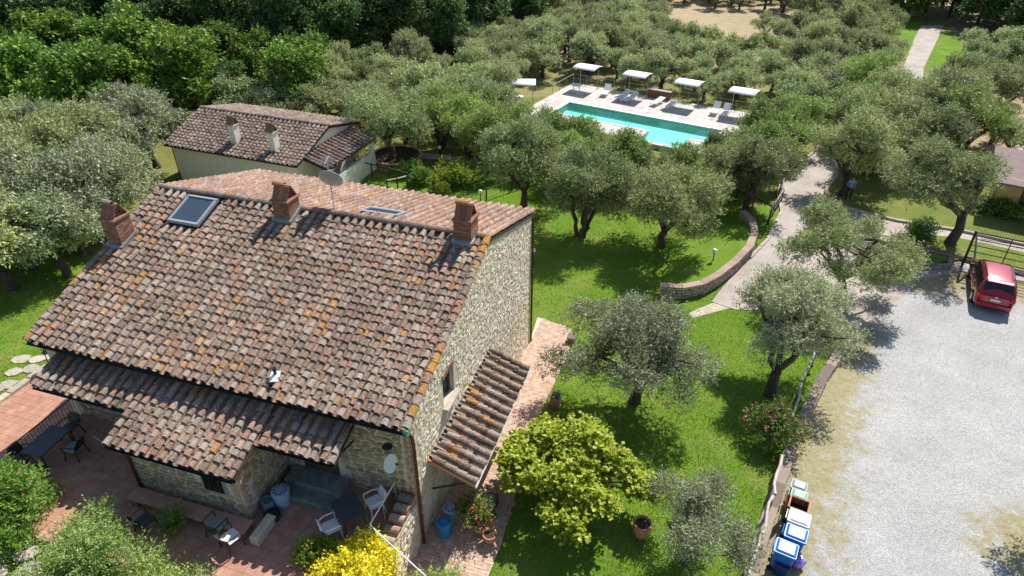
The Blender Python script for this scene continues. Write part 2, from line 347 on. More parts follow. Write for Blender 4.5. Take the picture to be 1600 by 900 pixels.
dcol = mix(ns, ls, 0.5, ramp(ns, ls, n2, [(0.32, (0.15, 0.17, 0.055)), (0.5, (0.33, 0.28, 0.155)), (0.7, (0.47, 0.41, 0.30))]), ramp(ns, ls, noise(ns, ls, p, 30, 3, 0.8), [(0.3, (0.15, 0.155, 0.06)), (0.7, (0.46, 0.40, 0.27))]))
ed = math_n(ns, ls, 'ADD', at_.outputs['Fac'], math_n(ns, ls, 'MULTIPLY', math_n(ns, ls, 'SUBTRACT', noise(ns, ls, p, 1.3, 6, 0.8), 0.5), 2.2))
c = mix(ns, ls, ramp(ns, ls, ed, [(0.34, (0, 0, 0)), (0.70, (1, 1, 1))]), gcol, dcol)
ls.new(c, b.inputs['Base Color']); b.inputs['Roughness'].default_value = 0.95; b.inputs['Specular IOR Level'].default_value = 0.1
bump(ns, ls, b, vo.outputs['Distance'], 0.4, 0.03); MATS['gravel_mat'] = m

m, ns, ls, b = nt('concrete'); p = wpos(ns)
n1 = noise(ns, ls, p, 0.6, 5, 0.7); n2 = noise(ns, ls, p, 14, 4, 0.7)
c = mix(ns, ls, 0.5, ramp(ns, ls, n1, [(0.34, (0.21, 0.18, 0.155)), (0.46, (0.37, 0.318, 0.285)), (0.62, (0.49, 0.43, 0.385))]), ramp(ns, ls, n2, [(0.3, (0.30, 0.26, 0.23)), (0.7, (0.48, 0.425, 0.38))]))
ls.new(c, b.inputs['Base Color']); b.inputs['Roughness'].default_value = 0.9; bump(ns, ls, b, n2, 0.3, 0.01); MATS['concrete'] = m
m, ns, ls, b = nt('pool_deck_mat'); p = wpos(ns)
vo = ns.new('ShaderNodeTexVoronoi'); vo.inputs['Scale'].default_value = 2.6; ls.new(p, vo.inputs['Vector'])
c = ramp(ns, ls, vo.outputs['Color'], [(0.1, (0.40, 0.33, 0.30)), (0.5, (0.52, 0.47, 0.43)), (0.9, (0.62, 0.59, 0.555))])
n1 = noise(ns, ls, p, 0.35, 3); c = mix(ns, ls, ramp(ns, ls, n1, [(0.45, (0, 0, 0)), (0.65, (1, 1, 1))]), c, (0.57, 0.53, 0.49))
ls.new(c, b.inputs['Base Color']); b.inputs['Roughness'].default_value = 0.9; MATS['pool_deck_mat'] = m
M_ = MATS

# ================================================================== SETTING
GRAVEL = [(17.562, 27.966), (19.288, 29.104), (23.13, 32.99), (26.117, 33.896), (28.939, 32.449), (34, 34), (40, 28), (34, 8), (7.1, 8), (7.887, 13.558), (9.337, 16.116), (11.321, 19.39), (14.228, 23.709)]
GRAV_EDGE = [(7.1, 8), (7.887, 13.558), (9.337, 16.116), (11.321, 19.39), (14.228, 23.709), (17.562, 27.966)]
DRIVE = [(10.876, 30.775), (11.448, 31.661), (13.059, 33.896), (14.407, 35.437), (16.158, 37.82), (18.356, 41.767), (19.236, 45.258), (21.546, 48.726), (24.717, 52.629), (26.872, 57.21),
         (28.132, 58.01), (26.215, 52.08), (24.539, 47.644), (22.839, 45.368), (22.454, 43.562), (23.134, 41.961), (25.433, 40.355), (28.885, 38.926), (31.902, 37.162), (45, 34), (45, 31), (29.193, 32.853), (26.157, 33.967), (23.208, 32.853), (19.277, 28.932), (17.465, 27.741), (17.107, 29.104), (15.97, 30.406), (13.675, 29.923), (11.93, 30.043)]
FARROAD = [(37.801, 67.119), (43.836, 77.555), (51.325, 90.406), (56.373, 98.492), (59.456, 98.492), (53.06, 88.4), (46.128, 77.555), (40.338, 67.119)]
SIDEROAD = [(43.812, 61.751), (47.202, 59.663), (75, 62), (70, 50), (41.289, 50.489), (41.277, 53.753)]
PATHP = [L(0.02, -4.5)[:2], L(0.02, 12.95)[:2], L(-0.2, 15.2)[:2], L(1.76, 14.7)[:2], L(2.1, 12.2)[:2], L(2.05, 9.5)[:2], L(2.0, 8.0)[:2], L(2.45, 2.5)[:2], L(2.6, 0.8)[:2], L(2.5, -4.5)[:2]]
LAWNZ = [L(1.7, -8)[:2], L(2, 12)[:2], L(-0.5, 14)[:2], (-12, 34), (-14, 46), (-4, 50), (16, 48), (17.5, 40), (17, 33), (17.5, 28.5), (8, 12), (7, 6)]
ISLAND = [(23.252, 35.896), (25.454, 38.325), (27.953, 37.82), (29.415, 37.0), (31.106, 35.896), (40, 34.6), (40, 32.6), (29.715, 33.684), (26.8, 35.136), (24.132, 34.399), (23.162, 35.136)]

# ground sheet
xs = np.concatenate([np.arange(-260, -40, 12), np.arange(-40, 40, 1.0), np.arange(40, 261, 12)])
ys = np.concatenate([np.arange(-60, 5, 8), np.arange(5, 76, 1.0), np.arange(76, 420, 9)])
XX, YY = np.meshgrid(xs, ys); nx, ny = len(xs), len(ys)
ZZ = np.vectorize(gz)(XX, YY)
rng = np.random.default_rng(3)
hole = pip([L(-13.7, -4.4)[:2], L(-0.9, -4.4)[:2], L(-0.9, 1)[:2], L(-13.7, 1)[:2]], XX, YY)
ZZ[hole] = -0.3
pool_c, pool_s = math.cos(R(-31.4)), math.sin(R(-31.4))
def _pw(a, b): return (5.46 + pool_c * a - pool_s * b, 63.87 + pool_s * a + pool_c * b)
ZZ[pip([_pw(-1.4, -4.9), _pw(16, -4.9), _pw(16, 4.6), _pw(-1.4, 4.6)], XX, YY)] = -2.4
V = np.stack([XX, YY, ZZ], -1).reshape(-1, 3)
ii, jj = np.meshgrid(np.arange(nx - 1), np.arange(ny - 1)); q = (jj * nx + ii).ravel()
F = np.stack([q, q + 1, q + 1 + nx, q + nx], 1)
me = np_mesh('ground', V, F)
zone = np.zeros((len(V), 4), np.float32); zone[:, 3] = 1
x, y = V[:, 0], V[:, 1]
zone[pip(LAWNZ, x, y), 0] = 1.0
zone[(x < -12) & (y < 36), 0] = 0.75
zone[(x > 17) & (y > 34) & (y < 50), 0] = 0.42
zone[(x > 22) & (y > 40) & (y < 50), 1] = 0.30
zone[(x > -5) & (y > 66), 1] = 0.45; zone[(x > -5) & (y > 84), 1] = 0.85
zone[(x > 28) & (y > 48), 1] = 0.62
zone[(x > 46) & (y > 70) & (x < 56), 0] = 0.9; zone[(x > 46) & (y > 70) & (x < 56), 1] = 0.0
zone[(x < -3) & (y > 66), 2] = 0.25
zone[(x < 4) & (y > 84), 2] = 0.9
ca_ = me.color_attributes.new('zone', 'FLOAT_COLOR', 'POINT'); ca_.data.foreach_set('color', zone.ravel())
me.polygons.foreach_set('use_smooth', [True] * len(me.polygons))
tag(mesh_obj('ground', me, None, M_['ground_mat']), kind='structure')

def sheet(name, poly, dz, mat, step=0.8, attr=None):
    """a flat-lying sheet that follows the ground: polygon filled, then cut along a grid"""
    import bmesh
    bm = bmesh.new(); vs = [bm.verts.new((p[0], p[1], 0)) for p in poly]; bm.faces.new(vs)
    xs_ = [p[0] for p in poly]; ys_ = [p[1] for p in poly]
    for ax, lo, hi in ((0, min(xs_), max(xs_)), (1, min(ys_), max(ys_))):
        t = math.floor(lo) + step
        while t < hi:
            co = (t, 0, 0) if ax == 0 else (0, t, 0); no = (1, 0, 0) if ax == 0 else (0, 1, 0)
            bmesh.ops.bisect_plane(bm, geom=bm.verts[:] + bm.edges[:] + bm.faces[:], plane_co=co, plane_no=no); t += step
    for v in bm.verts: v.co.z = gz(v.co.x, v.co.y) + dz
    bmesh.ops.recalc_face_normals(bm, faces=bm.faces)
    if sum(f.normal.z for f in bm.faces) < 0: bmesh.ops.reverse_faces(bm, faces=bm.faces)
    me = bpy.data.meshes.new(name); bm.to_mesh(me); bm.free()
    for pl in me.polygons: pl.use_smooth = True
    if attr:
        a = me.attributes.new('edge', 'FLOAT', 'POINT'); a.data.foreach_set('value', [attr(v.co.x, v.co.y) for v in me.vertices])
    return tag(mesh_obj(name, me, None, mat), kind='structure')
def seg_dist(px, py, line):
    best = 1e9
    for (a, b2), (c2, d) in zip(line[:-1], line[1:]):
        dx, dy = c2 - a, d - b2; t = max(0, min(1, ((px - a) * dx + (py - b2) * dy) / (dx * dx + dy * dy)))
        best = min(best, math.hypot(px - a - t * dx, py - b2 - t * dy))
    return best
GATE_L = [(23.336, 33.403), (28.689, 32.051), (40, 28)]
def gedge(x, y):
    d = seg_dist(x, y, GRAV_EDGE); w = 1.9 - 0.8 * S((y - 20) / 6)
    e1 = 1.05 - 0.52 * d / w
    e2 = 0.95 - 0.26 * seg_dist(x, y, GATE_L)
    e3 = 0.95 - 0.32 * math.hypot((x - 17.6) * 0.8, y - 14.6)
    return max(0, min(1, max(e1, e2, e3)))
sheet('gravel_parking', GRAVEL, 0.034, M_['gravel_mat'], 0.5, gedge)
sheet('drive', DRIVE, 0.03, M_['concrete'])
sheet('far_road', FARROAD, 0.05, M_['concrete'], 3)
sheet('side_road', SIDEROAD, 0.05, M_['concrete'], 3)
wp_ = sheet('worn_path', [(9.384, 29.686), (9.565, 29.277), (10.472, 29.686), (11.688, 30.163), (11.712, 30.775), (10.845, 30.651), (10.038, 30.163)], 0.012, M_['slab'])
sheet('garden_path', [(-8.489, 49.22), (-8.291, 52.353), (-5.129, 51.675), (-1.974, 49.22), (-2.041, 48.24), (-5.045, 50.618), (-7.614, 51.011), (-7.65, 49.22)], 0.05, M_['slab'])

# loose pebbles over the gravel and the two kinds of grass: nobody could count them
def scatter(name, poly_in, n, box, mat, h, w, holes=(), seed=1, pebble=False, keep=None, lean=0.5):
    rg = np.random.default_rng(seed)
    X = rg.uniform(box[0], box[2], n); Y = rg.uniform(box[1], box[3], n)
    k = pip(poly_in, X, Y)
    for hp in holes: k &= ~pip(hp, X, Y)
    X, Y = X[k], Y[k]
    if keep is not None:
        kk = keep(X, Y, rg); X, Y = X[kk], Y[kk]
    Z = np.vectorize(gz)(X, Y); n = len(X); a = rg.uniform(0, 2 * np.pi, n)
    if pebble:
        s = rg.uniform(0.4, 1.0, n) * h; c, d = np.cos(a) * s, np.sin(a) * s
        V = np.stack([np.stack([X + c, Y + d, Z + 0.03], 1), np.stack([X - d, Y + c, Z + 0.03], 1), np.stack([X - c, Y - d, Z + 0.03], 1), np.stack([X + d, Y - c, Z + 0.03], 1), np.stack([X, Y, Z + 0.04 + s * 0.8], 1)], 1).reshape(-1, 3)
        b = np.arange(n)[:, None] * 5; F = np.concatenate([b + np.array([[i, (i + 1) % 4, 4]]) for i in range(4)])
    else:
        hh = rg.uniform(0.5, 1.2, n) * h; c, d = np.cos(a) * w, np.sin(a) * w
        lx, ly = rg.normal(0, lean, n) * hh, rg.normal(0, lean, n) * hh
        V = np.stack([np.stack([X + c, Y + d, Z], 1), np.stack([X - c, Y - d, Z], 1), np.stack([X + lx, Y + ly, Z + hh], 1)], 1).reshape(-1, 3)
        F = np.arange(3 * n).reshape(-1, 3)
    return tag(mesh_obj(name, np_mesh(name, V, F), None, mat), kind='stuff')
HOLES = [PATHP, DRIVE, GRAVEL, [L(-14, -4.9)[:2], L(0.3, -4.9)[:2], L(0.3, 13.5)[:2], L(-14, 13.5)[:2]]]
tag(scatter('lawn_grass', LAWNZ, 400000, (-14, 10, 18, 48), M_['grass_blade'], 0.075, 0.013, HOLES, 5, keep=lambda X, Y, rg: rg.random(len(X)) < np.clip(22 / Y, 0.2, 1) ** 1.3), 'short green lawn grass around the farmhouse', 'grass')
tag(scatter('side_grass', [(-30, 11), (-8.5, 11), (-9, 14), L(-14, -5)[:2], (-15.5, 17.5), (-15.5, 30), (-30, 34)], 70000, (-30, 10, -8, 34), M_['grass_blade'], 0.10, 0.016, [[L(-16.8, -3.2)[:2], L(0, -4.8)[:2], L(0, 0.7)[:2], L(-16.8, 0.7)[:2]], HOLES[3]], 6), 'green grass on the bank left of the farmhouse', 'grass')
tag(scatter('verge_grass', GRAVEL, 120000, (7, 9, 30, 36), M_['dry_blade'], 0.06, 0.012, [], 7, keep=lambda X, Y, rg: np.array([gedge(a, b) + rg.normal(0, 0.24) > 0.62 or rg.random() < .008 for a, b in zip(X, Y)], bool)), 'dry yellow grass along the edges of the gravel', 'grass')
m, ns, ls, b = nt('pebble_mat'); ls.new(ramp(ns, ls, ns.new('ShaderNodeNewGeometry').outputs['Random Per Island'], [(0, (0.24, 0.238, 0.232)), (0.5, (0.41, 0.406, 0.396)), (1, (0.58, 0.575, 0.56))]), b.inputs['Base Color']); b.inputs['Roughness'].default_value = 0.9; MATS['pebble_mat'] = m
tag(scatter('loose_gravel', GRAVEL, 90000, (8, 11, 30, 33), M_['pebble_mat'], 0.022, 0, [], 8, True, keep=lambda X, Y, rg: np.array([gedge(a, b) < 0.55 for a, b in zip(X, Y)], bool)), 'loose pale grey gravel spread over the parking yard', 'gravel')

# ------------------------------------------------------------------ pieces: tiles, stones, bricks
class Pieces:
    """collects pieces of several parts of one thing; flush() makes the nearest `limit` of them objects and joins the rest for each part"""
    def __init__(s, rootM): s.root = np.array(rootM); s.rec = []
    def add(s, M, tmpl, mat, parent): s.rec.append((M, tmpl, mat, parent))
    def flush(s, limit, name, rest):
        if not s.rec: return
        d = [float(np.linalg.norm((s.root @ r_[0][:, 3])[:3] - CAMP)) for r_ in s.rec]
        order = np.argsort(d); near = set(order[:limit].tolist())
        groups = {}
        for i, (M, t, mat, par) in enumerate(s.rec):
            if i in near:
                key = (t['id'], mat)
                if key not in t['me']:
                    me = bpy.data.meshes.new(name); me.from_pydata(t['v'].tolist(), [], t['f']); me.materials.append(M_[mat]); t['me'][key] = me
                o = bpy.data.objects.new(name, t['me'][key]); COL.objects.link(o); o.parent = par; o.matrix_local = Matrix(M.tolist())
            else: groups.setdefault((par.name, mat), []).append((M, t, par))
        for (pn, mat), lst in groups.items():
            vs = []; fs = []; b = 0
            for M, t, par in lst:
                v = t['v'] @ M[:3, :3].T + M[:3, 3]; vs.append(v); fs += [tuple(i + b for i in f) for f in t['f']]; b += len(v)
            me = bpy.data.meshes.new(rest); me.from_pydata(np.concatenate(vs).tolist(), [], fs); me.materials.append(M_[mat])
            o = mesh_obj(rest, me, lst[0][2]); o['kind'] = 'stuff'
TID = [0]
def templ(v, f): TID[0] += 1; return {'id': TID[0], 'v': np.array(v, float), 'f': f, 'me': {}}
def arch(r0, r1, length, sgn, seg=5, th=0.018, span=0.92):
    """half-round tile: x across, y up the slope, z normal; r0 radius at its lower end"""
    v = []; f = []
    for (y_, r_) in ((0, r0), (length, r1)):
        for k in range(seg + 1):
            an = math.pi * (0.5 - span / 2 + span * k / seg); v.append((-r_ * math.cos(an), y_, sgn * r_ * math.sin(an) * (1.0 if sgn > 0 else 0.85)))
    n = seg + 1
    for k in range(n):
        p = v[k]; q = 1 - th / r0; v.append((p[0] * q, 0, p[2] * q))
    for k in range(n):
        p = v[n + k]; q = 1 - th / r1; v.append((p[0] * q, length, p[2] * q))
    for k in range(seg):
        f.append((k, k + 1, n + k + 1, n + k)); f.append((2 * n + k, 2 * n + k + 1, k + 1, k)); f.append((3 * n + k, 3 * n + k + 1, 2 * n + k + 1, 2 * n + k))
    if sgn > 0: f = [q[::-1] for q in f]
    return v, [tuple(q) for q in f]
COVERS = [templ(*arch(0.118 * s_, 0.092 * s_, 0.46, 1)) for s_ in (1.0, 1.06, 0.95)]
PANS = [templ(*arch(0.125, 0.112, 0.46, -1, 4))]
RIDGE = [templ(*arch(0.15, 0.125, 0.46, 1))]
def mat4(ex, ey, ez, o):
    M = np.eye(4); M[:3, 0] = ex; M[:3, 1] = ey; M[:3, 2] = ez; M[:3, 3] = o; return M
def rot_local(M, ax, ay, az):
    Rm = np.array((Matrix.Rotation(az, 3, 'Z') @ Matrix.Rotation(ax, 3, 'X') @ Matrix.Rotation(ay, 3, 'Y')))
    Q = M.copy(); Q[:3, :3] = M[:3, :3] @ Rm; return Q
def tile_roof(P, part, o, ex, eu, width, length, mat, rnd_, cw=0.355, rw=0.31, skip=None, jit=1.0, mat2=None):
    """covers and pans over the plane o + a*ex + b*eu"""
    ex = np.array(ex, float); eu = np.array(eu, float); ex /= np.linalg.norm(ex); eu /= np.linalg.norm(eu); n = np.cross(ex, eu)
    if n[2] < 0: n = -n
    nc = max(1, round(width / cw)); cw = width / nc; nr = max(1, round((length - 0.1) / rw)); rw = (length - 0.1) / nr
    tilt = math.asin(0.055 / 0.46)
    for c_ in range(nc + 1):
        drift = rnd_.uniform(-.03, .03) * jit
        for r_ in range(nr):
            for kind in (0, 1):
                s_ = r_ * rw - 0.05 + rnd_.uniform(-.045, .045) * jit + (rw * .45 if kind and r_ else 0)
                a = c_ * cw + (cw / 2 if kind else 0)
                if kind and c_ == nc: continue
                a = min(max(a, 0.08), width - 0.08)
                if skip and skip(a, s_ + 0.2): continue
                tt = rnd_.choice(COVERS) if kind == 0 else PANS[0]
                h = 0.135 if kind == 0 else 0.135
                lift = (0.045 if kind == 0 else 0.0) + rnd_.uniform(-.008, .012) * jit
                if kind == 0: h = 0.075
                M = mat4(ex, eu, n, np.array(o) + ex * (a + drift + rnd_.uniform(-.012, .012) * jit) + eu * s_ + n * (h + lift))
                M = rot_local(M, -tilt + rnd_.uniform(-.02, .02) * jit, rnd_.uniform(-.04, .04) * jit, rnd_.uniform(-.05, .05) * jit)
                P.add(M, tt, mat2 if (mat2 and rnd_.random() < 0.14) else mat, part)
def ridge_row(P, part, p0, p1, mat, rnd_):
    p0 = np.array(p0, float); p1 = np.array(p1, float); d = p1 - p0; Ln = np.linalg.norm(d); d /= Ln; k = max(1, int(Ln / 0.38))
    ex = np.cross(d, (0, 0, 1)); ex /= np.linalg.norm(ex)
    for i in range(k):
        M = mat4(ex, d, np.cross(ex, d), p0 + d * (i * Ln / k) + np.array((0, 0, 0.06 + rnd_.uniform(-.01, .015))))
        P.add(rot_local(M, -0.03, 0, rnd_.uniform(-.05, .05)), RIDGE[0], mat, part)

def stone_templates(n, seed, sides=7):
    rg = random.Random(seed); out = []
    for _ in range(n):
        v = []; f = []
        an = sorted([2 * math.pi * (k + rg.uniform(-.25, .25)) / sides for k in range(sides)])
        rr = [rg.uniform(0.86, 1.08) for _ in an]
        def sq(a, r_): # superellipse so that stones fill their cells
            c, s = math.cos(a), math.sin(a); k = (abs(c) ** 3.2 + abs(s) ** 3.2) ** (-1 / 3.2); return (0.5 * c * k * r_, 0.5 * s * k * r_)
        for z, q in ((-0.3, 1.0), (0.45, 1.0), (1.0, 0.72)):
            for a, r_ in zip(an, rr): x_, y_ = sq(a, r_ * q); v.append((x_, y_, z + rg.uniform(-.12, .12) * (z > 0.9)))
        k = sides
        for l in (0, k):
            for i in range(k): j = (i + 1) % k; f.append((l + i, l + j, l + k + j, l + k + i))
        f.append(tuple(range(2 * k, 3 * k))); out.append(templ(v, f))
    return out
STONES = stone_templates(14, 4)
def cube_t(b=0.06):
    mb = MB(); mb.bbox((0, 0, 0), (1, 1, 1), b); return templ(mb.v, mb.f)
BRICK = cube_t(0.08)
def stone_wall(P, part, o, eu, ev, w, h, mat, rnd_, test=None, ch=(0.13, 0.23), cl=(0.18, 0.46), depth=(0.012, 0.04), gap=0.014):
    """rubble courses over the rectangle o + u*eu + v*ev, kept where test(u, v, hw, hh)"""
    eu = np.array(eu, float); ev = np.array(ev, float); n = np.cross(eu, ev); v_ = 0.0
    while v_ < h - 0.05:
        hh = min(rnd_.uniform(*ch), h - v_); u_ = -rnd_.uniform(0, 0.2)
        while u_ < w:
            ll = rnd_.uniform(*cl); u0 = max(0, u_); u1 = min(w, u_ + ll); u_ += ll
            if u1 - u0 < 0.07: continue
            parts = [(v_, hh)] if rnd_.random() > 0.3 or hh < 0.16 else [(v_, hh * 0.45), (v_ + hh * 0.45, hh * 0.55)]
            for (vv, h2) in parts:
                uc, vc = (u0 + u1) / 2, vv + h2 / 2
                if test and not test(uc, vc, (u1 - u0) / 2, h2 / 2): continue
                M = mat4(eu * (u1 - u0 - gap), ev * (h2 - gap), n * rnd_.uniform(*depth), np.array(o) + eu * uc + ev * (vc + rnd_.uniform(-.03, .03)))
                a = rnd_.uniform(-.2, .2); c, s = math.cos(a), math.sin(a)
                e1 = M[:3, 0].copy(); e2 = M[:3, 1].copy(); M[:3, 0] = e1 * c + ev * s * np.linalg.norm(e1); M[:3, 1] = e2 * c - eu * s * np.linalg.norm(e2)
                P.add(M, rnd_.choice(STONES), mat, part)
        v_ += hh
def quoins(P, part, o, eu, ev, w, h, rnd_, mat='brick', bh=0.075, alt=0.12):
    """brick corner: courses with toothed ends"""
    eu = np.array(eu, float); ev = np.array(ev, float); n = np.cross(eu, ev); k = int(h / bh)
    for i in range(k):
        ww = w + (alt if (i // 3) % 2 else 0); m_ = 2 if ww < 0.4 else 3
        for j in range(m_):
            M = mat4(eu * (ww / m_ - 0.01), ev * (bh - 0.012), n * (0.10 + rnd_.uniform(0, .012)), np.array(o) + eu * (ww * (j + 0.5) / m_) + ev * (bh * (i + 0.5)))
            P.add(M, BRICK, mat, part)

# ================================================================== FARMHOUSE
rn = random.Random(11)
house = empty('farmhouse', (HOUSE[0], HOUSE[1], 0), HA, 'large stone farmhouse with weathered terracotta tile roof and three brick chimneys', 'house')
HM = np.array(Matrix.Translation((HOUSE[0], HOUSE[1], 0)) @ Matrix.Rotation(HA, 4, 'Z'))
PT = Pieces(HM); PS = Pieces(HM); PB = Pieces(HM)
SLF, SLR = 0.335, 0.30
EY, EZ = -0.25, 5.52; RY = 7.2; RZ = EZ + SLF * (RY - EY); BY = 13.3; BZ = RZ - SLR * (BY - RY)
X0, X1 = -14.4, 0.06
def zroof(y): return EZ + SLF * (y - EY) if y < RY else RZ - SLR * (y - RY)
# walls
def wall_prism_x(name, x0, x1, prof, mat='mortar', parent=house):
    mb = MB(); n = len(prof)
    mb.add([(x0, p[0], p[1]) for p in prof] + [(x1, p[0], p[1]) for p in prof], [tuple(range(n))[::-1], tuple(range(n, 2 * n))] + [(i, (i + 1) % n, n + (i + 1) % n, n + i) for i in range(n)])
    return mb.build(name, M_[mat], parent)
gp = [(0, -1.6), (13.0, -1.6), (13.0, zroof(13.0) - .06), (RY, RZ - .06), (0, zroof(0) - .06)]
WIN = (2.55, 4.0, 0.95, 1.15)
def rect_cut(prof_fn, openings): pass
# gable: built in bands round the window so that the opening is real
gw = wall_prism_x('wall', -0.4, 0.0, [(3.5, -1.6), (13.0, -1.6), (13.0, zroof(13) - .06), (RY, RZ - .06), (3.5, zroof(3.5) - .06)])
wall_prism_x('wall', -0.4, 0.0, [(0, -1.6), (2.55, -1.6), (2.55, zroof(2.55) - .06), (0, zroof(0) - .06)])
wall_prism_x('wall', -0.4, 0.0, [(2.55, -1.6), (3.5, -1.6), (3.5, 4.0), (2.55, 4.0)])
wall_prism_x('wall', -0.4, 0.0, [(2.55, 5.15), (3.5, 5.15), (3.5, zroof(3.5) - .06), (2.55, zroof(2.55) - .06)])
wall_prism_x('wall', -14.1, -13.7, gp)
fw = MB().box((-7.05, 0.2, 2.0), (13.28, 0.4, 6.9)).build('wall', M_['mortar'], house)
MB().box((-7.05, 12.8, 2.2), (13.28, 0.4, 7.4)).build('wall', M_['mortar'], house)
def gtest(u, v, hu, hv):
    y, z = u, v - 1.6
    if z + hv > zroof(y - hu * (1 if y < RY else -1)) - 0.10: return False
    if 2.45 - hu < y < 3.6 + hu and 3.9 - hv < z < 5.36 + hv: return False
    if y - hu < 0.36: return False
    if 4.2 - hu < y < 5.3 + hu and z - hv < 2.2: return False
    return True
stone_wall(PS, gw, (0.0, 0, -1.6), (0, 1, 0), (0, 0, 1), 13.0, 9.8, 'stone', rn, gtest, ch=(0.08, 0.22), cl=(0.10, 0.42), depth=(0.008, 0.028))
quoins(PB, gw, (0.0, 0.0, -0.2), (0, 1, 0), (0, 0, 1), 0.2, 5.7, rn, 'quoin', alt=0.12)
quoins(PB, fw, (-0.22, 0.0, 0.4), (1, 0, 0), (0, 0, 1), 0.22, 5.0, rn, 'quoin', alt=0.0)
for k in range(6):      # brick head over the window
    P_ = mat4(np.array((0, 0.15, 0)), np.array((0, 0, 0.2)), np.array((0.09, 0, 0)), (0.0, 2.5 + 0.16 * k + 0.1, 5.27)); PB.add(P_, BRICK, 'brick', gw)
stone_wall(PS, fw, (-13.7, 0.0, 1.9), (1, 0, 0), (0, 0, 1), 13.4, 3.6, 'stone_shade', rn, lambda u, v, hu, hv: not (9.6 - hu < u < 11.0 + hu and v < 2.5) and not (3.2 - hu < u < 4.3 + hu and v < 2.3))
# window, doors
wf = MB(); 
for c_, d_ in (((-0.2, 2.6, 4.57), (0.08, 0.1, 1.13)), ((-0.2, 3.45, 4.57), (0.08, 0.1, 1.13)), ((-0.2, 3.03, 4.05), (0.08, 0.75, 0.1)), ((-0.2, 3.03, 5.09), (0.08, 0.75, 0.1)), ((-0.2, 3.03, 4.57), (0.07, 0.06, 0.93))): wf.box(c_, d_)
wo = wf.build('window', M_['wood_dark'], house); MB().box((-0.24, 3.03, 4.57), (0.03, 0.74, 0.95)).build('pane', M_['glass_pane'], wo)
MB().bbox((0.03, 3.03, 3.94), (0.34, 1.2, 0.09)).build('sill', M_['slab'], wo)
for (y0, y1) in ((4.25, 5.25),):
    d_ = MB().box((0.01, (y0 + y1) / 2, 0.85), (0.05, y1 - y0, 2.2)).build('door', M_['wood_dark'], house)
    MB().tube([(0.06, y1 - .12, 0.8), (0.09, y1 - .12, 0.8), (0.09, y1 - .22, 0.8)], 0.012).build('handle', M_['steel'], d_)
d_ = MB().box((-3.4, -0.01, 3.2), (1.3, 0.05, 2.15)).build('door', M_['wood_dark'], house); MB().box((-3.4, -0.045, 3.45), (0.9, 0.02, 1.3)).build('pane', M_['glass_pane'], d_)
MB().box((-9.95, -0.01, 3.1), (1.0, 0.05, 2.1)).build('door', M_['wood_dark'], house)

# main roof: two decks, each a part that carries its tiles
def deck(name, pts, th=0.12, mat='deck_dark'):
    mb = MB(); mb.add([p for p in pts] + [(p[0], p[1], p[2] - th) for p in pts], [(0, 1, 2, 3), (7, 6, 5, 4), (0, 4, 5, 1), (1, 5, 6, 2), (2, 6, 7, 3), (3, 7, 4, 0)])
    return mb.build(name, M_[mat], house)
rf = deck('roof', [(X0, EY, EZ), (X1, EY, EZ), (X1, RY, RZ), (X0, RY, RZ)])
rr = deck('rear_roof', [(X0, RY + .01, RZ), (X1, RY + .01, RZ), (X1, BY, BZ), (X0, BY, BZ)])
uF = np.array((0, 1, SLF)); uR = np.array((0, -1, SLR))
CH = [(-14.32, -13.68, 3.98, 4.75, 8.16), (-8.40, -7.72, 6.45, 7.2, 8.66), (-1.10, -0.46, 6.75, 7.5, 8.84)]
def in_rect(px, py, r): return r[0] < px < r[1] and r[2] < py < r[3]
SKY = (-12.75, -11.2, 5.4, 6.95)
def skipF(a, s_):
    px, py = X0 + a, EY + s_ * 0.948
    if in_rect(px, py, (SKY[0] - .1, SKY[1] + .1, SKY[2] - .05, SKY[3] + .1)): return True
    return any(in_rect(px, py, (c[0] - .1, c[1] + .1, c[2] - .1, c[3] + .05)) for c in CH)
tile_roof(PT, rf, (X0, EY, EZ), (1, 0, 0), uF, X1 - X0, (RY - EY) / 0.948, 'tile_old', rn, skip=skipF, mat2='tile_red')
tile_roof(PT, rr, (X1, BY, BZ), (-1, 0, 0), uR, X1 - X0, (BY - RY) / 0.958, 'tile_red', rn, skip=lambda a, s_: in_rect(X1 - a, BY - s_ * .958, (-5.75, -3.95, 7.95, 9.0)) or any(in_rect(X1 - a, BY - s_ * .958, c[:4]) for c in CH))
ridge_row(PT, rf, (X0, RY, RZ + .05), (-8.45, RY, RZ + .05), 'tile_grey', rn); ridge_row(PT, rf, (-7.6, RY, RZ + .05), (-1.15, RY, RZ + .05), 'tile_grey', rn); ridge_row(PT, rf, (-0.4, RY, RZ + .05), (X1, RY, RZ + .05), 'tile_old', rn)
for x_ in (X0 + .03, X1 - .04):     # verge tiles, some thick with lichen
    for k in range(20):
        ya, yb = EY + (RY - EY) * k / 20, EY + (RY - EY) * (k + 1.15) / 20
        ridge_row(PT, rf, (x_, ya, zroof(ya) + .03), (x_, min(RY, yb), zroof(min(RY, yb)) + .03), 'tile_lich' if rn.random() < (.45 if x_ > -5 else .2) else 'tile_old', rn)
tile_mat('tile_lich', [(0.36, 0.20, 0.10), (0.42, 0.22, 0.06), (0.30, 0.20, 0.14), (0.40, 0.19, 0.10)], 0.7, 0.3, 0.4)
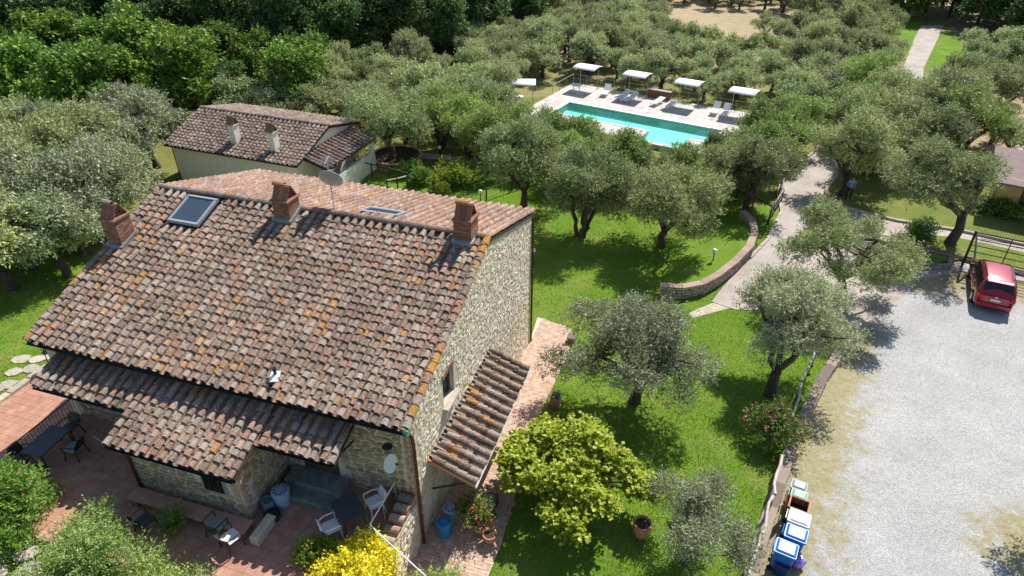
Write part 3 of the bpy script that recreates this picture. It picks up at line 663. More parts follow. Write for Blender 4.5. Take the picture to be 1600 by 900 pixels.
# gutters and downpipes
def gutter(x0, x1, y, z, r=0.075, nm='gutter', mat='gutter', tilt=0):
    mb = MB(); b = 0; n = 6
    for x_ in (x0, x1):
        for k in range(n + 1): an = math.pi + math.pi * k / n; mb.v.append((x_, y + r * math.cos(an), z + r * math.sin(an)))
    for k in range(n): mb.f.append((k, k + 1, n + 2 + k, n + 1 + k)); mb.m.append(0)
    return mb.build(nm, M_[mat], house)
gutter(X0, X1, EY - .1, EZ + .0)
MB().tube([(0.09, -0.3, EZ - .05), (0.09, -0.02, EZ - .45), (0.09, 0.02, 4.6), (0.09, 0.02, -0.3)], 0.055, 8).build('downpipe', M_['copper_pipe'], house)
MB().box((0.07, -0.27, EZ + .02), (0.16, 0.2, 0.22)).build('hopper', M_['teal_steel'], house)
MB().tube([(0.06, 13.05, BZ - .1), (0.06, 13.05, -1.4)], 0.05, 8).build('downpipe', M_['copper_pipe'], house)
# skylights
def skylight(x0, x1, y0, y1, nm, up):
    mb = MB(); zz = lambda y: zroof(y) + up
    def bar(a, b_, w):  # bar between two points on the slope
        pa = Vector((a[0], a[1], zz(a[1]))); pb = Vector((b_[0], b_[1], zz(b_[1]))); d = pb - pa
        q = d.to_track_quat('Y', 'Z').to_matrix(); mb.box((pa + pb) / 2, (w, d.length + w, 0.12), q)
    for a, b_ in (((x0, y0), (x1, y0)), ((x0, y1), (x1, y1)), ((x0, y0), (x0, y1)), ((x1, y0), (x1, y1))): bar(a, b_, 0.12)
    o = mb.build(nm, M_['frame_grey'], house)
    MB().add([(x0, y0, zz(y0) + .03), (x1, y0, zz(y0) + .03), (x1, y1, zz(y1) + .03), (x0, y1, zz(y1) + .03), (x0, y0, zz(y0) - .2), (x1, y0, zz(y0) - .2), (x1, y1, zz(y1) - .2), (x0, y1, zz(y1) - .2)], [(0, 1, 2, 3), (0, 4, 5, 1), (1, 5, 6, 2), (2, 6, 7, 3), (3, 7, 4, 0)]).build('pane', M_['glass_pane'], o)
    return o
skylight(SKY[0] + .12, SKY[1] - .12, SKY[2] + .12, SKY[3] - .12, 'skylight', 0.2)
skylight(-5.6, -4.05, 8.05, 8.85, 'skylight', 0.16)
# chimneys
def chimney(x0, x1, y0, y1, zt, lich):
    zb = zroof(y0) - 0.3; cx, cy = (x0 + x1) / 2, (y0 + y1) / 2
    sh = MB().box((cx, cy, (zb + zt) / 2), (x1 - x0 - .02, y1 - y0 - .02, zt - zb)).build('chimney', M_['mortar'], house)
    bh = 0.07; k = int((zt - zb) / bh)
    for i in range(k):
        z = zb + bh * (i + .5)
        for (o_, eu, w) in (((x0, y0), (1, 0, 0), x1 - x0), ((x1, y0), (0, 1, 0), y1 - y0), ((x0, y1), (0, -1, 0), y1 - y0)):
            off = 0.11 if i % 2 else 0.0; u = -off; eu = np.array(eu, float); n = np.cross(eu, (0, 0, 1))
            while u < w - 0.03:
                a, b_ = max(0, u), min(w, u + 0.23); u += 0.23
                if b_ - a < 0.05: continue
                PB.add(mat4(eu * (b_ - a - .012), np.array((0, 0, bh - .014)), n * 0.03, np.array((o_[0], o_[1], z)) + eu * (a + b_) / 2), BRICK, 'brick', sh)
    MB().bbox((cx, cy, zt + .035), (x1 - x0 + .12, y1 - y0 + .12, 0.07), 0.015).build('cap_slab', M_['cap_terra'], sh)
    # tent of flat tiles, open at both ends
    zc = zt + .07; H_ = 0.47
    for sgn in (-1, 1):
        mb = MB(); n_ = 3; w = (x1 - x0) / n_
        for j in range(n_):
            xa, xb = x0 + w * j + .008, x0 + w * (j + 1) - .008
            ya, yb = cy + sgn * (y1 - y0) * 0.46, cy + sgn * 0.06; t = 0.03 * sgn
            vs = [(xa, ya, zc), (xb, ya, zc), (xb, yb, zc + H_), (xa, yb, zc + H_), (xa, ya - t, zc), (xb, ya - t, zc), (xb, yb - t, zc + H_), (xa, yb - t, zc + H_)]
            MB().add(vs, [(0, 1, 2, 3), (7, 6, 5, 4), (0, 4, 5, 1), (1, 5, 6, 2), (2, 6, 7, 3), (3, 7, 4, 0)]).build('cap_tile', M_['cap_terra'] if j != 1 else M_['brick'], sh)
    ridge_row(PT, sh, (x0 - .02, cy, zc + H_ - .06), (x1 + .02, cy, zc + H_ - .06), 'tile_lich' if lich else 'tile_grey', rn)
    fl = MB(); 
    for a, b_, c_, d2 in ((x0 - .09, x1 + .09, y0 - .1, y0), (x0 - .09, x0, y0, y1), (x1, x1 + .09, y0, y1)):
        p = [(a, c_), (b_, c_), (b_, d2), (a, d2)]; fl.prism(p, lambda x, y: zroof(y) - .05, lambda x, y: zroof(y) + .24)
    fl.build('flashing', M_['lead'], sh)
for c_, l_ in zip(CH, (0, 1, 1)): chimney(*c_, l_)
# roof vent: a small broken white pipe
MB().lathe([(0.05, 0), (0.05, 0.3), (0.07, 0.3), (0.07, 0.36), (0.0, 0.36)], (-4.75, 0.4, zroof(.4) + .12), 10).build('vent_pipe', M_['black'], house)
MB().box((-4.72, 0.32, zroof(.32) + .22), (0.32, 0.4, 0.03), Matrix.Rotation(0.32, 3, 'X') @ Matrix.Rotation(.3, 3, 'Z')).build('vent_flashing', M_['white_paint'], house)

# lean-to canopy and annex
LX0, LX1, LY, LZ = -13.4, -1.85, -1.32, 4.62
lt = deck('lean_to_roof', [(LX0, LY, LZ), (LX1, LY, LZ), (LX1, -0.02, LZ + .33 * 1.3), (LX0, -0.02, LZ + .33 * 1.3)], 0.1, 'wood_dark')
AX0, AX1, AY, AZ = -9.3, -4.55, -2.5, 4.29
def in_annex(a, s_): return AX0 - LX0 + .05 < a < AX1 - LX0 - .05
tile_roof(PT, lt, (LX0, LY, LZ), (1, 0, 0), (0, 1, .33), LX1 - LX0, 1.36, 'tile_old', rn, skip=in_annex, mat2='tile_red')
an = deck('annex_roof', [(AX0, AY, AZ), (AX1, AY, AZ), (AX1, -0.02, AZ + .33 * 2.48), (AX0, -0.02, AZ + .33 * 2.48)], 0.1, 'wood_dark')
tile_roof(PT, an, (AX0, AY, AZ), (1, 0, 0), (0, 1, .33), AX1 - AX0, 2.6, 'tile_old', rn, mat2='tile_red')
gutter(LX0, AX0, LY - .07, LZ - .02, 0.06); gutter(AX1, LX1, LY - .07, LZ - .02, 0.06); gutter(AX0 - .05, AX1 + .03, AY - .08, AZ - .02, 0.07)
for x_ in (-13.2, -11.3, -9.5, -4.4, -3.1, -2.0): MB().tube([(x_, -0.02, LZ - .35), (x_, LY + .15, LZ - .06)], 0.045, 4).build('bracket', M_['wood_dark'], house)
MB().box((-11.35, LY + .12, LZ - .14), (4.1, 0.12, 0.12)).build('beam', M_['wood_dark'], house); MB().box((-3.2, LY + .12, LZ - .14), (2.6, 0.12, 0.12)).build('beam', M_['wood_dark'], house)
AW0, AW1, AWY = -8.95, -4.75, -2.25
aw = wall_prism_x('annex_wall', AW0, AW1, [(AWY, 1.6), (-0.01, 1.6), (-0.01, AZ + .33 * 2.48 - .12), (AWY, AZ + .33 * .25 - .12)])
AWIN = (3.0, 3.75, 1.35, 1.95)
stone_wall(PS, aw, (AW0, AWY, 2.0), (1, 0, 0), (0, 0, 1), AW1 - AW0, 2.22, 'stone_shade', rn, lambda u, v, hu, hv: not (2.85 - hu < u < 3.7 + hu and 1.12 - hv < v < 1.9 + hv) and u + hu < 3.95)
stone_wall(PS, aw, (AW1, AWY, 2.0), (0, 1, 0), (0, 0, 1), 2.2, 2.9, 'stone_shade', rn, lambda u, v, hu, hv: v + 2.0 + hv < AZ + .33 * (u - hu + .25) - .14 and u - hu > 0.25, depth=(0.02, 0.05))
quoins(PB, aw, (AW1 - .26, AWY, 2.05), (1, 0, 0), (0, 0, 1), 0.22, 2.1, rn, 'quoin', alt=0.0); quoins(PB, aw, (AW1, AWY, 2.05), (0, 1, 0), (0, 0, 1), 0.22, 2.15, rn, 'quoin', alt=0.1)
w_ = MB().box((AW0 + 3.27, AWY - .03, 3.5), (0.86, 0.08, 0.76)).build('window', M_['frame_grey'], house); MB().box((AW0 + 3.27, AWY - .075, 3.5), (0.72, 0.02, 0.62)).build('pane', M_['glass_dark'], w_)
for k in range(4): MB().tube([(AW0 + 3.0 + .18 * k, AWY - .11, 3.2), (AW0 + 3.0 + .18 * k, AWY - .11, 3.8)], 0.012, 4).build('bar', M_['iron'], w_)
MB().tube([(AW0 + .12, AY - .05, AZ - .1), (AW0 + .12, AWY - .08, AZ - .3), (AW0 + .12, AWY - .08, 2.1)], 0.05, 8).build('downpipe', M_['copper_pipe'], house)
st = MB(); st.bbox((-3.4, -0.6, 2.18), (2.1, 1.2, 0.2)).build('door_step', M_['moss_stone'], house); MB().bbox((-3.4, -0.36, 2.36), (2.1, 0.7, 0.18)).build('door_step', M_['moss_stone'], house)

# side porch on the gable
PY0, PY1, PX, PZ0, PZ1 = 0.98, 7.2, 1.62, 3.02, 2.40
po = deck('porch_roof', [(0.03, PY0, PZ0), (PX, PY0, PZ1), (PX, PY1, PZ1), (0.03, PY1, PZ0)], 0.08, 'wood_grey')
ps = (PZ0 - PZ1) / (PX - .03)
tile_roof(PT, po, (PX, PY0, PZ1), (0, 1, 0), (-1, 0, ps), PY1 - PY0, math.hypot(PX - .03, PZ0 - PZ1), 'tile_old', rn, cw=0.445, rw=0.36, jit=0.7)
MB().box((0.82, PY0 + .01, (PZ0 + PZ1) / 2 - .02), (1.78, 0.05, 0.14), Matrix.Rotation(math.atan(ps), 3, 'Y')).build('fascia', M_['terracotta'], house)
MB().tube([(PX + .07, PY0 - .08, PZ1 - .02), (PX + .07, PY1 + .05, PZ1 - .02)], 0.045, 8).build('gutter', M_['wood_pale'], house)
for y_ in (PY0 + .15, 3.0, 5.1, PY1 - .15):
    MB().tube([(0.0, y_, 1.5), (PX - .15, y_, PZ1 - .06)], 0.05, 4).build('bracket', M_['wood_dark'], house)
# lamp and dish on the front wall
MB().lathe([(0.02, 0.1), (0.16, 0.02), (0.17, 0), (0, 0)], (-0.62, -0.32, 4.75), 12).build('wall_lamp', M_['black'], house)
PT.flush(300, 'tile', 'roof_tiles'); PS.flush(140, 'stone', 'wall_stones'); PB.flush(120, 'brick', 'brickwork')

# ------------------------------------------------------------------ terrace, side path
terr = MB().box((-6.95, -2.4, 0.75), (13.5, 4.8, 2.6)).build('terrace', M_['joint']); tag(terr, kind='structure')
terr.location = (HOUSE[0], HOUSE[1], 0); terr.rotation_euler = (0, 0, HA)
PTe = Pieces(HM); ts = 0.30
for i in range(45):
    for j in range(16):
        x_, y_ = -13.7 + ts * (i + .5), -4.8 + ts * (j + .5)
        if AW0 - .1 < x_ < AW1 + .1 and y_ > AWY - .1: continue
        PTe.add(mat4((ts - .007, 0, 0), (0, ts - .007, 0), (0, 0, 0.03), (x_, y_, 2.063 + rn.uniform(-.003, .004))), BRICK, 'cotto', terr)
PTe.flush(300, 'floor_tile', 'floor_tiles')
ut = MB().box((-16.2, -1.2, 0.2), (4.9, 7.6, 1.5)).build('lower_terrace', M_['joint']); tag(ut, kind='structure')
ut.location = terr.location; ut.rotation_euler = terr.rotation_euler
PU = Pieces(HM)
for i in range(16):
    for j in range(25): PU.add(mat4((ts - .007, 0, 0), (0, ts - .007, 0), (0, 0, 0.03), (-18.6 + ts * (i + .5), -4.95 + ts * (j + .5), 0.963 + rn.uniform(-.003, .004))), BRICK, 'cotto', ut)
PU.flush(250, 'floor_tile', 'floor_tiles')
for k in range(8): MB().bbox((-18.75, -4.5 + .95 * k, 0.98), (.3, .93, .3), .03).build('kerb_stone', M_['slab'], ut)

sp_ = sheet('side_path', PATHP, 0.02, M_['mortar'], 0.8)
PP = Pieces(np.eye(4)); cell = 0.25; ca0, sa0 = math.cos(HA), math.sin(HA)
for i in range(11):
    for j in range(80):
        for k in range(2):
            hor = (i + j) % 2
            x_ = 0.05 + cell * (i + .5) + (0 if hor else (k - .5) * cell / 2); y_ = -4.6 + cell * (j + .5) + ((k - .5) * cell / 2 if hor else 0)
            wx, wy, _ = L(x_, y_)
            if not pip(PATHP, [wx], [wy])[0]: continue
            dx, dy = (cell - .014, cell / 2 - .014) if hor else (cell / 2 - .014, cell - .014)
            sl = (gz(wx + sa0 * -0.1, wy + ca0 * 0.1) - gz(wx, wy)) / 0.1
            PP.add(mat4((ca0 * dx, sa0 * dx, 0), (-sa0 * dy, ca0 * dy, sl * dy), (0, 0, 0.03), (wx, wy, gz(wx, wy) + 0.03 + rn.uniform(-.003, .003))), BRICK, 'path_brick', sp_)
PP.flush(200, 'paving_brick', 'paving_bricks')

# stair from terrace down to the side path with its parapet
sw = empty('parapet_wall', L(-0.25, -1.0, 0), HA, 'low parapet with stepped tile coping at the house corner', 'wall')
pw = MB().box((0, 0.05, 1.0), (0.5, 1.85, 2.2)).build('wall', M_['mortar'], sw)
PW = Pieces(np.array(Matrix.Translation(L(-0.25, -1.0, 0)) @ Matrix.Rotation(HA, 4, 'Z')))
stone_wall(PW, pw, (0.25, -0.87, -0.1), (0, 1, 0), (0, 0, 1), 1.85, 2.1, 'stone', rn); stone_wall(PW, pw, (-0.25, -0.87, -0.1), (1, 0, 0), (0, 0, 1), 0.5, 2.1, 'stone', rn)
PW.flush(40, 'stone', 'stones')
for k in range(5):
    z_ = 2.42 - 0.085 * k; y_ = 0.82 - 0.36 * k
    MB().box((-0.02, y_, (z_ + 2.0) / 2), (0.5, 0.34, z_ - 2.0 + .02)).build('coping_block', M_['cotto'], sw)
    me_t = MB(); v, f = arch(0.15, 0.14, 0.5, 1, 6, 0.02); me_t.add([(-p[1] + .26, p[0] + y_, p[2] + z_) for p in v], f); me_t.build('coping_tile', M_['tile_old'], sw)
rl = empty('handrail', L(-0.58, -0.3, 2.1), HA, 'thin pale metal handrail with mesh beside the terrace stair', 'railing')
MB().tube([(0, 0.05, 1.0), (0, -1.6, 1.0), (0.32, -1.78, 0.98), (2.0, -2.2, 0.2)], 0.022, 6).build('rail', M_['white_paint'], rl)
for y_ in (0.0, -0.8, -1.6): MB().tube([(0, y_, 0), (0, y_, 1.0)], 0.016, 5).build('post', M_['steel'], rl)
ms = MB()
for k in range(18): ms.tube([(0, -0.05 - .085 * k, 0.1), (0, -0.05 - .085 * k, 0.95)], 0.004, 3, cap=False)
for k in range(11): ms.tube([(0, -0.02, 0.12 + .08 * k), (0, -1.58, 0.12 + .08 * k)], 0.004, 3, cap=False)
ms.build('mesh_panel', M_['iron'], rl)
sp2 = empty('stair', L(0.35, -2.4, 0), HA, 'short flight of brick steps from terrace to side path', 'stairs')
for k in range(9): MB().bbox((-0.5 + 0.26 * k, -0.55, (2.0 - .22 * k) / 2), (0.27, 1.0, 2.0 - .22 * k), 0.01).build('step', M_['cotto'], sp2)

# left railing
lr = empty('iron_railing', L(-13.62, -3.0, 2.07), HA, 'black iron railing with thin balusters at the left edge of the terrace', 'railing')
MB().tube([(0, 0, 0.95), (0, 2.95, 0.95)], 0.022, 5).build('top_rail', M_['iron'], lr); MB().tube([(0, 0, 0.06), (0, 2.95, 0.06)], 0.014, 4).build('bottom_rail', M_['iron'], lr)
for k in range(24): MB().tube([(0, 0.05 + 0.124 * k, 0), (0, 0.05 + 0.124 * k, 0.95)], 0.009, 4).build('baluster', M_['iron'], lr)

# satellite dishes
def dish(loc, rz, tilt, r, mast, label, arm=True):
    e_ = empty('satellite_dish', loc, 0, label, 'satellite dish')
    Q = Matrix.Rotation(rz, 3, 'Z') @ Matrix.Rotation(tilt, 3, 'X')
    pr = [(r * k / 8, 0.22 * r * (k / 8) ** 2) for k in range(9)]
    MB().lathe(pr + [(r * 1.0, .22 * r + .012), (r * .97, .22 * r + .012)] + [(r * k / 8 * .97, 0.22 * r * (k / 8) ** 2 + .015) for k in range(8, -1, -1)], (0, 0, mast), 24, M=Q).build('reflector', M_['frame_grey'] if arm else M_['white_paint'], e_, True)
    f_ = Q @ Vector((0, 0, r * 1.1)) + Vector((0, 0, mast)); MB().tube([Q @ Vector((0, -r, .2 * r)) + Vector((0, 0, mast)), f_], 0.012, 4).build('feed_arm', M_['steel'], e_); MB().box(f_, (.06, .06, .1), Q).build('receiver', M_['charcoal'], e_)
    return e_
d1 = dish(L(-6.5, 7.65, 8.0), R(-10), R(-62), 0.48, 1.25, 'grey satellite dish on a mast above the farmhouse ridge')
MB().tube([(0, 0, -0.2), (0, 0.02, 2.2)], 0.022, 6).build('mast', M_['steel'], d1)
for k in range(7): MB().tube([(-.32 + .02 * k, -.3 + .1 * k, 2.1), (.32 - .02 * k, -.3 + .1 * k, 2.1)], 0.008, 4).build('antenna_rod', M_['steel'], d1)
MB().tube([(0, -.4, 2.1), (0, .4, 2.1)], 0.012, 4).build('antenna_boom', M_['steel'], d1)
d2 = dish(L(-0.55, -0.45, 3.9), R(60), R(70), 0.3, 0.3, 'white satellite dish on the front wall near the corner', False)
MB().tube([(0, 0, 0.3), L(0, 0) and (0.1, 0.42, 0.3)], 0.02, 5).build('bracket', M_['steel'], d2)
bl = empty('garden_lamp', (-19.888, 22.815, 0.95), 0, 'black dome lamp on a curved arm left of the farmhouse', 'lamp')
MB().tube([(0, 0, 0), (0, 0, 1.0), (0.05, 0, 1.15), (0.16, 0, 1.12)], 0.02, 6).build('post', M_['black'], bl); MB().lathe([(0.03, .12), (0.2, .02), (0.21, 0), (0, 0)], (0.16, 0, 1.0), 14).build('shade', M_['black'], bl)

# ================================================================== WHITE GUEST HOUSE
WO = (-14.45, 42.88, 0); WA = R(-20.6)
wh = empty('guest_house', WO, WA, 'small cream rendered house with grey-brown tile roof behind the farmhouse', 'house')
WM = np.array(Matrix.Translation(WO) @ Matrix.Rotation(WA, 4, 'Z')); PG = Pieces(WM)
ez, ry, rz_, by, bz = 1.85, 4.2, 3.22, 8.25, 2.22
def wroof(y): return ez + (rz_ - ez) / ry * y if y < ry else rz_ - (rz_ - bz) / (by - ry) * (y - ry)
def wprism(name, x0, x1, prof):
    mb = MB(); n = len(prof)
    mb.add([(x0, p[0], p[1]) for p in prof] + [(x1, p[0], p[1]) for p in prof], [tuple(range(n))[::-1], tuple(range(n, 2 * n))] + [(i, (i + 1) % n, n + (i + 1) % n, n + i) for i in range(n)])
    return mb.build(name, M_['render_white'], wh)
wprism('wall', -10.95, -0.3, [(0.35, -1.5), (7.95, -1.5), (7.95, wroof(7.95) - .1), (ry, rz_ - .1), (0.35, wroof(.35) - .1)])
def wdeck(name, pts):
    mb = MB(); mb.add(list(pts) + [(p[0], p[1], p[2] - .1) for p in pts], [(0, 1, 2, 3), (7, 6, 5, 4), (0, 4, 5, 1), (1, 5, 6, 2), (2, 6, 7, 3), (3, 7, 4, 0)]); return mb.build(name, M_['deck_dark'], wh)
wr1 = wdeck('roof', [(-11.3, 0, ez), (0, 0, ez), (0, ry, rz_), (-11.3, ry, rz_)]); wr2 = wdeck('rear_roof', [(-11.3, ry, rz_), (0, ry, rz_), (0, by, bz), (-11.3, by, bz)])
WCH = [(-5.95, 1.35), (-2.55, 1.2)]
tile_roof(PG, wr1, (-11.3, 0, ez), (1, 0, 0), (0, ry, rz_ - ez), 11.3, math.hypot(ry, rz_ - ez), 'tile_grey', rn, skip=lambda a, s_: any(abs(-11.3 + a - c[0]) < .32 and abs(s_ * .95 - c[1]) < .4 for c in WCH))
tile_roof(PG, wr2, (0, by, bz), (-1, 0, 0), (0, ry - by, rz_ - bz), 11.3, math.hypot(by - ry, rz_ - bz), 'tile_grey', rn)
ridge_row(PG, wr1, (-11.3, ry, rz_ + .04), (0, ry, rz_ + .04), 'tile_grey', rn)
pr = wdeck('porch_roof', [(-0.28, 0.9, 2.1), (1.75, 0.9, 1.5), (1.75, 7.2, 1.5), (-0.28, 7.2, 2.1)])
tile_roof(PG, pr, (1.75, 0.9, 1.5), (0, 1, 0), (-2.03, 0, .6), 6.3, 2.12, 'tile_grey', rn, cw=.42)
for y_ in (1.1, 7.0): MB().box((1.5, y_, 0.2), (0.3, 0.3, 2.5)).build('pillar', M_['render_white'], wh)
MB().box((1.5, 4.05, -0.2), (0.24, 5.6, 1.5)).build('porch_wall', M_['render_white'], wh)
for c in WCH:
    z0 = wroof(c[1]); s_ = MB().box((c[0], c[1], z0 + .55), (0.5, 0.55, 1.5)).build('chimney', M_['render_white'], wh)
    MB().bbox((c[0], c[1], z0 + 1.33), (0.64, 0.68, 0.06), 0.01).build('cap_slab', M_['slab'], s_)
    for sg in (-1, 1):
        for j in range(2):
            xa = c[0] - .3 + .31 * j; xb = xa + .29; ya, yb = c[1] + sg * .3, c[1] + sg * .04; t = .03 * sg; zc = z0 + 1.36
            vs = [(xa, ya, zc), (xb, ya, zc), (xb, yb, zc + .5), (xa, yb, zc + .5), (xa, ya - t, zc), (xb, ya - t, zc), (xb, yb - t, zc + .5), (xa, yb - t, zc + .5)]
            MB().add(vs, [(0, 1, 2, 3), (7, 6, 5, 4), (0, 4, 5, 1), (1, 5, 6, 2), (2, 6, 7, 3), (3, 7, 4, 0)]).build('cap_tile', M_['brick'], s_)
    ridge_row(PG, s_, (c[0] - .33, c[1], z0 + 1.8), (c[0] + .33, c[1], z0 + 1.8), 'tile_grey', rn)
PG.flush(200, 'tile', 'roof_tiles')
MB().tube([(-11.3, -.06, ez), (0, -.06, ez)], 0.06, 6).build('gutter', M_['gutter'], wh)
MB().tube([(-10.98, .3, ez), (-10.98, .3, -1.2)], 0.04, 6).build('downpipe', M_['copper_pipe'], wh)

# outbuilding at the right edge
ob = empty('outbuilding', (32.293, 41.574, -0.9), R(-32), 'ochre outbuilding with flat mauve roof at the right edge', 'building')
MB().box((4.5, 2.4, 1.2), (9.0, 4.4, 2.6)).build('wall', M_['render_ochre'], ob)
MB().box((4.3, 2.2, 2.62), (10.0, 5.6, 0.16), Matrix.Rotation(R(6), 3, 'X')).build('roof', M_['roof_mauve'], ob)
for x_ in (1.8, 5.4):
    w_ = MB().box((x_, 0.17, 1.4), (0.9, 0.06, 1.0)).build('window', M_['wood_dark'], ob); MB().box((x_, 0.13, 1.4), (0.76, 0.03, 0.86)).build('pane', M_['glass_dark'], w_)

# ================================================================== POOL
PO = (5.46, 63.87, 0); PA = R(-31.4)
PM = Matrix.Translation(PO) @ Matrix.Rotation(PA, 4, 'Z')
def Pw(x, y, z=-0.5): v = PM @ Vector((x, y, z)); return (v.x, v.y, v.z)
DX0, DX1, DY0, DY1, DZ = -2.6, 17.2, -6.0, 5.8, -0.5
pool = MB()
def slab(x0, x1, y0, y1, z0, z1): pool.box(((x0 + x1) / 2, (y0 + y1) / 2, (z0 + z1) / 2), (x1 - x0, y1 - y0, z1 - z0))
PLX, PLY = 14.6, -3.2
slab(DX0, DX1, 0, DY1, -1.6, DZ); slab(DX0, 0, PLY, 0, -1.6, DZ); slab(PLX, DX1, PLY, 0, -1.6, DZ); slab(DX0, 9.3, DY0, PLY, -1.6, DZ); slab(9.3, 12.9, DY0, -5.5, -1.6, DZ); slab(12.9, DX1, DY0, PLY, -1.6, DZ)
po_ = pool.build('pool_deck', M_['pool_deck_mat']); po_.matrix_world = PM; tag(po_, kind='structure')
bs = MB()
bs.add([(0, 0, -1.12), (PLX, 0, -1.12), (PLX, PLY, -1.12), (0, PLY, -1.12), (0, 0, -.52), (PLX, 0, -.52), (PLX, PLY, -.52), (0, PLY, -.52)], [(0, 3, 2, 1), (0, 1, 5, 4), (1, 2, 6, 5), (3, 0, 4, 7)])
bs.add([(0, PLY, -1.12), (9.3, PLY, -1.12), (9.3, PLY, -.52), (0, PLY, -.52), (12.9, PLY, -1.12), (PLX, PLY, -1.12), (PLX, PLY, -.52), (12.9, PLY, -.52), (9.3, -5.5, -.95), (12.9, -5.5, -.95), (12.9, PLY, -.95), (9.3, PLY, -.95), (9.3, -5.5, -.52), (12.9, -5.5, -.52), (9.3, PLY, -.52), (12.9, PLY, -.52), (9.3, PLY, -1.12), (12.9, PLY, -1.12)],
       [(0, 1, 2, 3), (4, 5, 6, 7), (8, 9, 10, 11), (8, 12, 13, 9), (8, 11, 14, 12), (9, 13, 15, 10), (16, 17, 10, 11)])
o = bs.build('pool_basin', M_['pool_liner']); o.matrix_world = PM @ Matrix.Scale(0.9985, 4); tag(o, kind='structure')
wt = MB().add([(.01, -.01, -.62), (PLX - .01, -.01, -.62), (PLX - .01, PLY + .01, -.62), (12.89, PLY + .01, -.62), (12.89, -5.49, -.62), (9.31, -5.49, -.62), (9.31, PLY + .01, -.62), (.01, PLY + .01, -.62)], [tuple(range(8))[::-1]])
o = wt.build('pool_water', M_['pool_water']); o.matrix_world = PM; tag(o, kind='structure')
cp = MB()
for (x0, x1, y0, y1) in ((-.35, PLX + .35, .01, .36), (-.35, 9.3, PLY - .36, PLY - .01), (12.9, PLX + .35, PLY - .36, PLY - .01), (-.36, -.01, PLY, 0), (PLX + .01, PLX + .36, PLY, 0)): cp.bbox(((x0 + x1) / 2, (y0 + y1) / 2, DZ + .012), (x1 - x0, y1 - y0, .05), .01)
o = cp.build('pool_coping', M_['coping_white']); o.matrix_world = PM; tag(o, kind='structure')
def sunbed(loc, rz, label, up=0.55):
    e_ = empty('sun_lounger', loc, rz, label, 'lounger', 'white loungers on the pool deck')
    for k in range(9): MB().box((0, -0.95 + .13 * k, 0.34), (0.62, 0.11, 0.03)).build('slat', M_['white_plastic'], e_)
    a = up; bk = MB()
    for k in range(6): bk.box((0, 0.22 + math.cos(a) * (.06 + .125 * k), 0.35 + math.sin(a) * (.06 + .125 * k)), (0.62, 0.11, 0.03), Matrix.Rotation(a, 3, 'X'))
    bk.build('backrest', M_['white_plastic'], e_)
    fr = MB()
    for sx in (-.3, .3): fr.box((sx, -.35, .31), (.05, 1.3, .07))
    fr.build('frame', M_['white_plastic'], e_)
    for sx in (-.28, .28):
        for sy in (-.85, .3): MB().tube([(sx, sy, .3), (sx * 1.05, sy + .03, 0)], .025, 5).build('leg', M_['white_plastic'], e_)
LB = ['white lounger alone between the first two canopies behind the pool', 'left one of the lounger pair under the second poolside canopy', 'right one of the lounger pair under the second poolside canopy', 'left one of the flat lounger pair by the dark bush', 'right one of the flat lounger pair near the third canopy', 'raised lounger left of its twin at the right end of the pool', 'rightmost raised lounger on the pool deck']
for (x_, y_, up, rr_), lb in zip(((1.9, 4.0, .75, 8), (3.9, 3.6, .6, -14), (4.75, 3.3, .5, -20), (7.3, 3.9, .12, -8), (8.6, 3.5, .1, -12), (12.7, 4.2, .8, 4), (13.6, 4.2, .8, 2)), LB): sunbed(Pw(x_, y_, DZ), PA + R(rr_), lb, up)
def canopy(loc, rz, label):
    e_ = empty('sunshade', loc, rz, label, 'sunshade', 'white canopies round the pool')
    for sx in (-.95, .95):
        MB().tube([(sx, .2, 0), (sx, .2, 2.05)], .035, 6).build('post', M_['wood_grey'], e_); MB().tube([(sx, .2, 2.02), (sx, -.2, 2.24), (sx, -.8, 2.26), (sx, -1.0, 2.16)], .022, 5).build('arm', M_['steel'], e_)
    prof = [(.75, 2.16), (.4, 2.24), (0, 2.29), (-.45, 2.3), (-.9, 2.25), (-1.3, 2.15)]; mb = MB()
    for i, (y_, z_) in enumerate(prof):
        for x_ in (-1.2, 1.2): mb.v += [(x_, y_, z_), (x_, y_, z_ + .02)]
    for i in range(len(prof) - 1):
        a = 4 * i
        for q in ((0, 2, 6, 4), (1, 5, 7, 3), (0, 4, 5, 1), (2, 3, 7, 6)): mb.f.append(tuple(a + k for k in q)); mb.m.append(0)
    mb.f += [(0, 1, 3, 2), (20, 22, 23, 21)]; mb.m += [0, 0]
    mb.build('canopy', M_['white_cloth'], e_, True)
for x_, y_, lb in ((-.5, 4.9, 'white canopy nearest the left corner of the pool deck'), (4.66, 5.1, 'second white canopy along the back of the pool'), (9.76, 5.1, 'third white canopy along the back of the pool'), (14.8, 5.1, 'rightmost white canopy along the back of the pool')): canopy(Pw(x_, y_, DZ), PA, lb)
canopy(Pw(-4.2, -1.6, -0.9), PA + R(30), 'white canopy off the deck at the far left')
def umbrella_table(loc, label):
    e_ = empty('garden_table', loc, 0, label, 'table'); MB().lathe([(.55, .7), (.56, .72), (.55, .74), (0, .74)], (0, 0, 0), 16).build('table_top', M_['white_plastic'], e_)
    for k in range(4): a = k * math.pi / 2 + .6; MB().tube([(.4 * math.cos(a), .4 * math.sin(a), .7), (.45 * math.cos(a), .45 * math.sin(a), 0)], .025, 5).build('leg', M_['white_plastic'], e_)
umbrella_table(Pw(-.9, 3.2, DZ), 'round white plastic table at the left corner of the pool deck'); umbrella_table(Pw(-4.6, -1.9, -.9), 'round white table under the canopy off the deck')
pf = empty('pool_fence', Pw(DX0, DY1, DZ), PA, 'thin post and wire fence round the pool deck', 'fence')
for k in range(14): MB().tube([(k * 1.52, .02, 0), (k * 1.52, .02, .95)], .03, 5).build('post', M_['wood_grey'], pf)
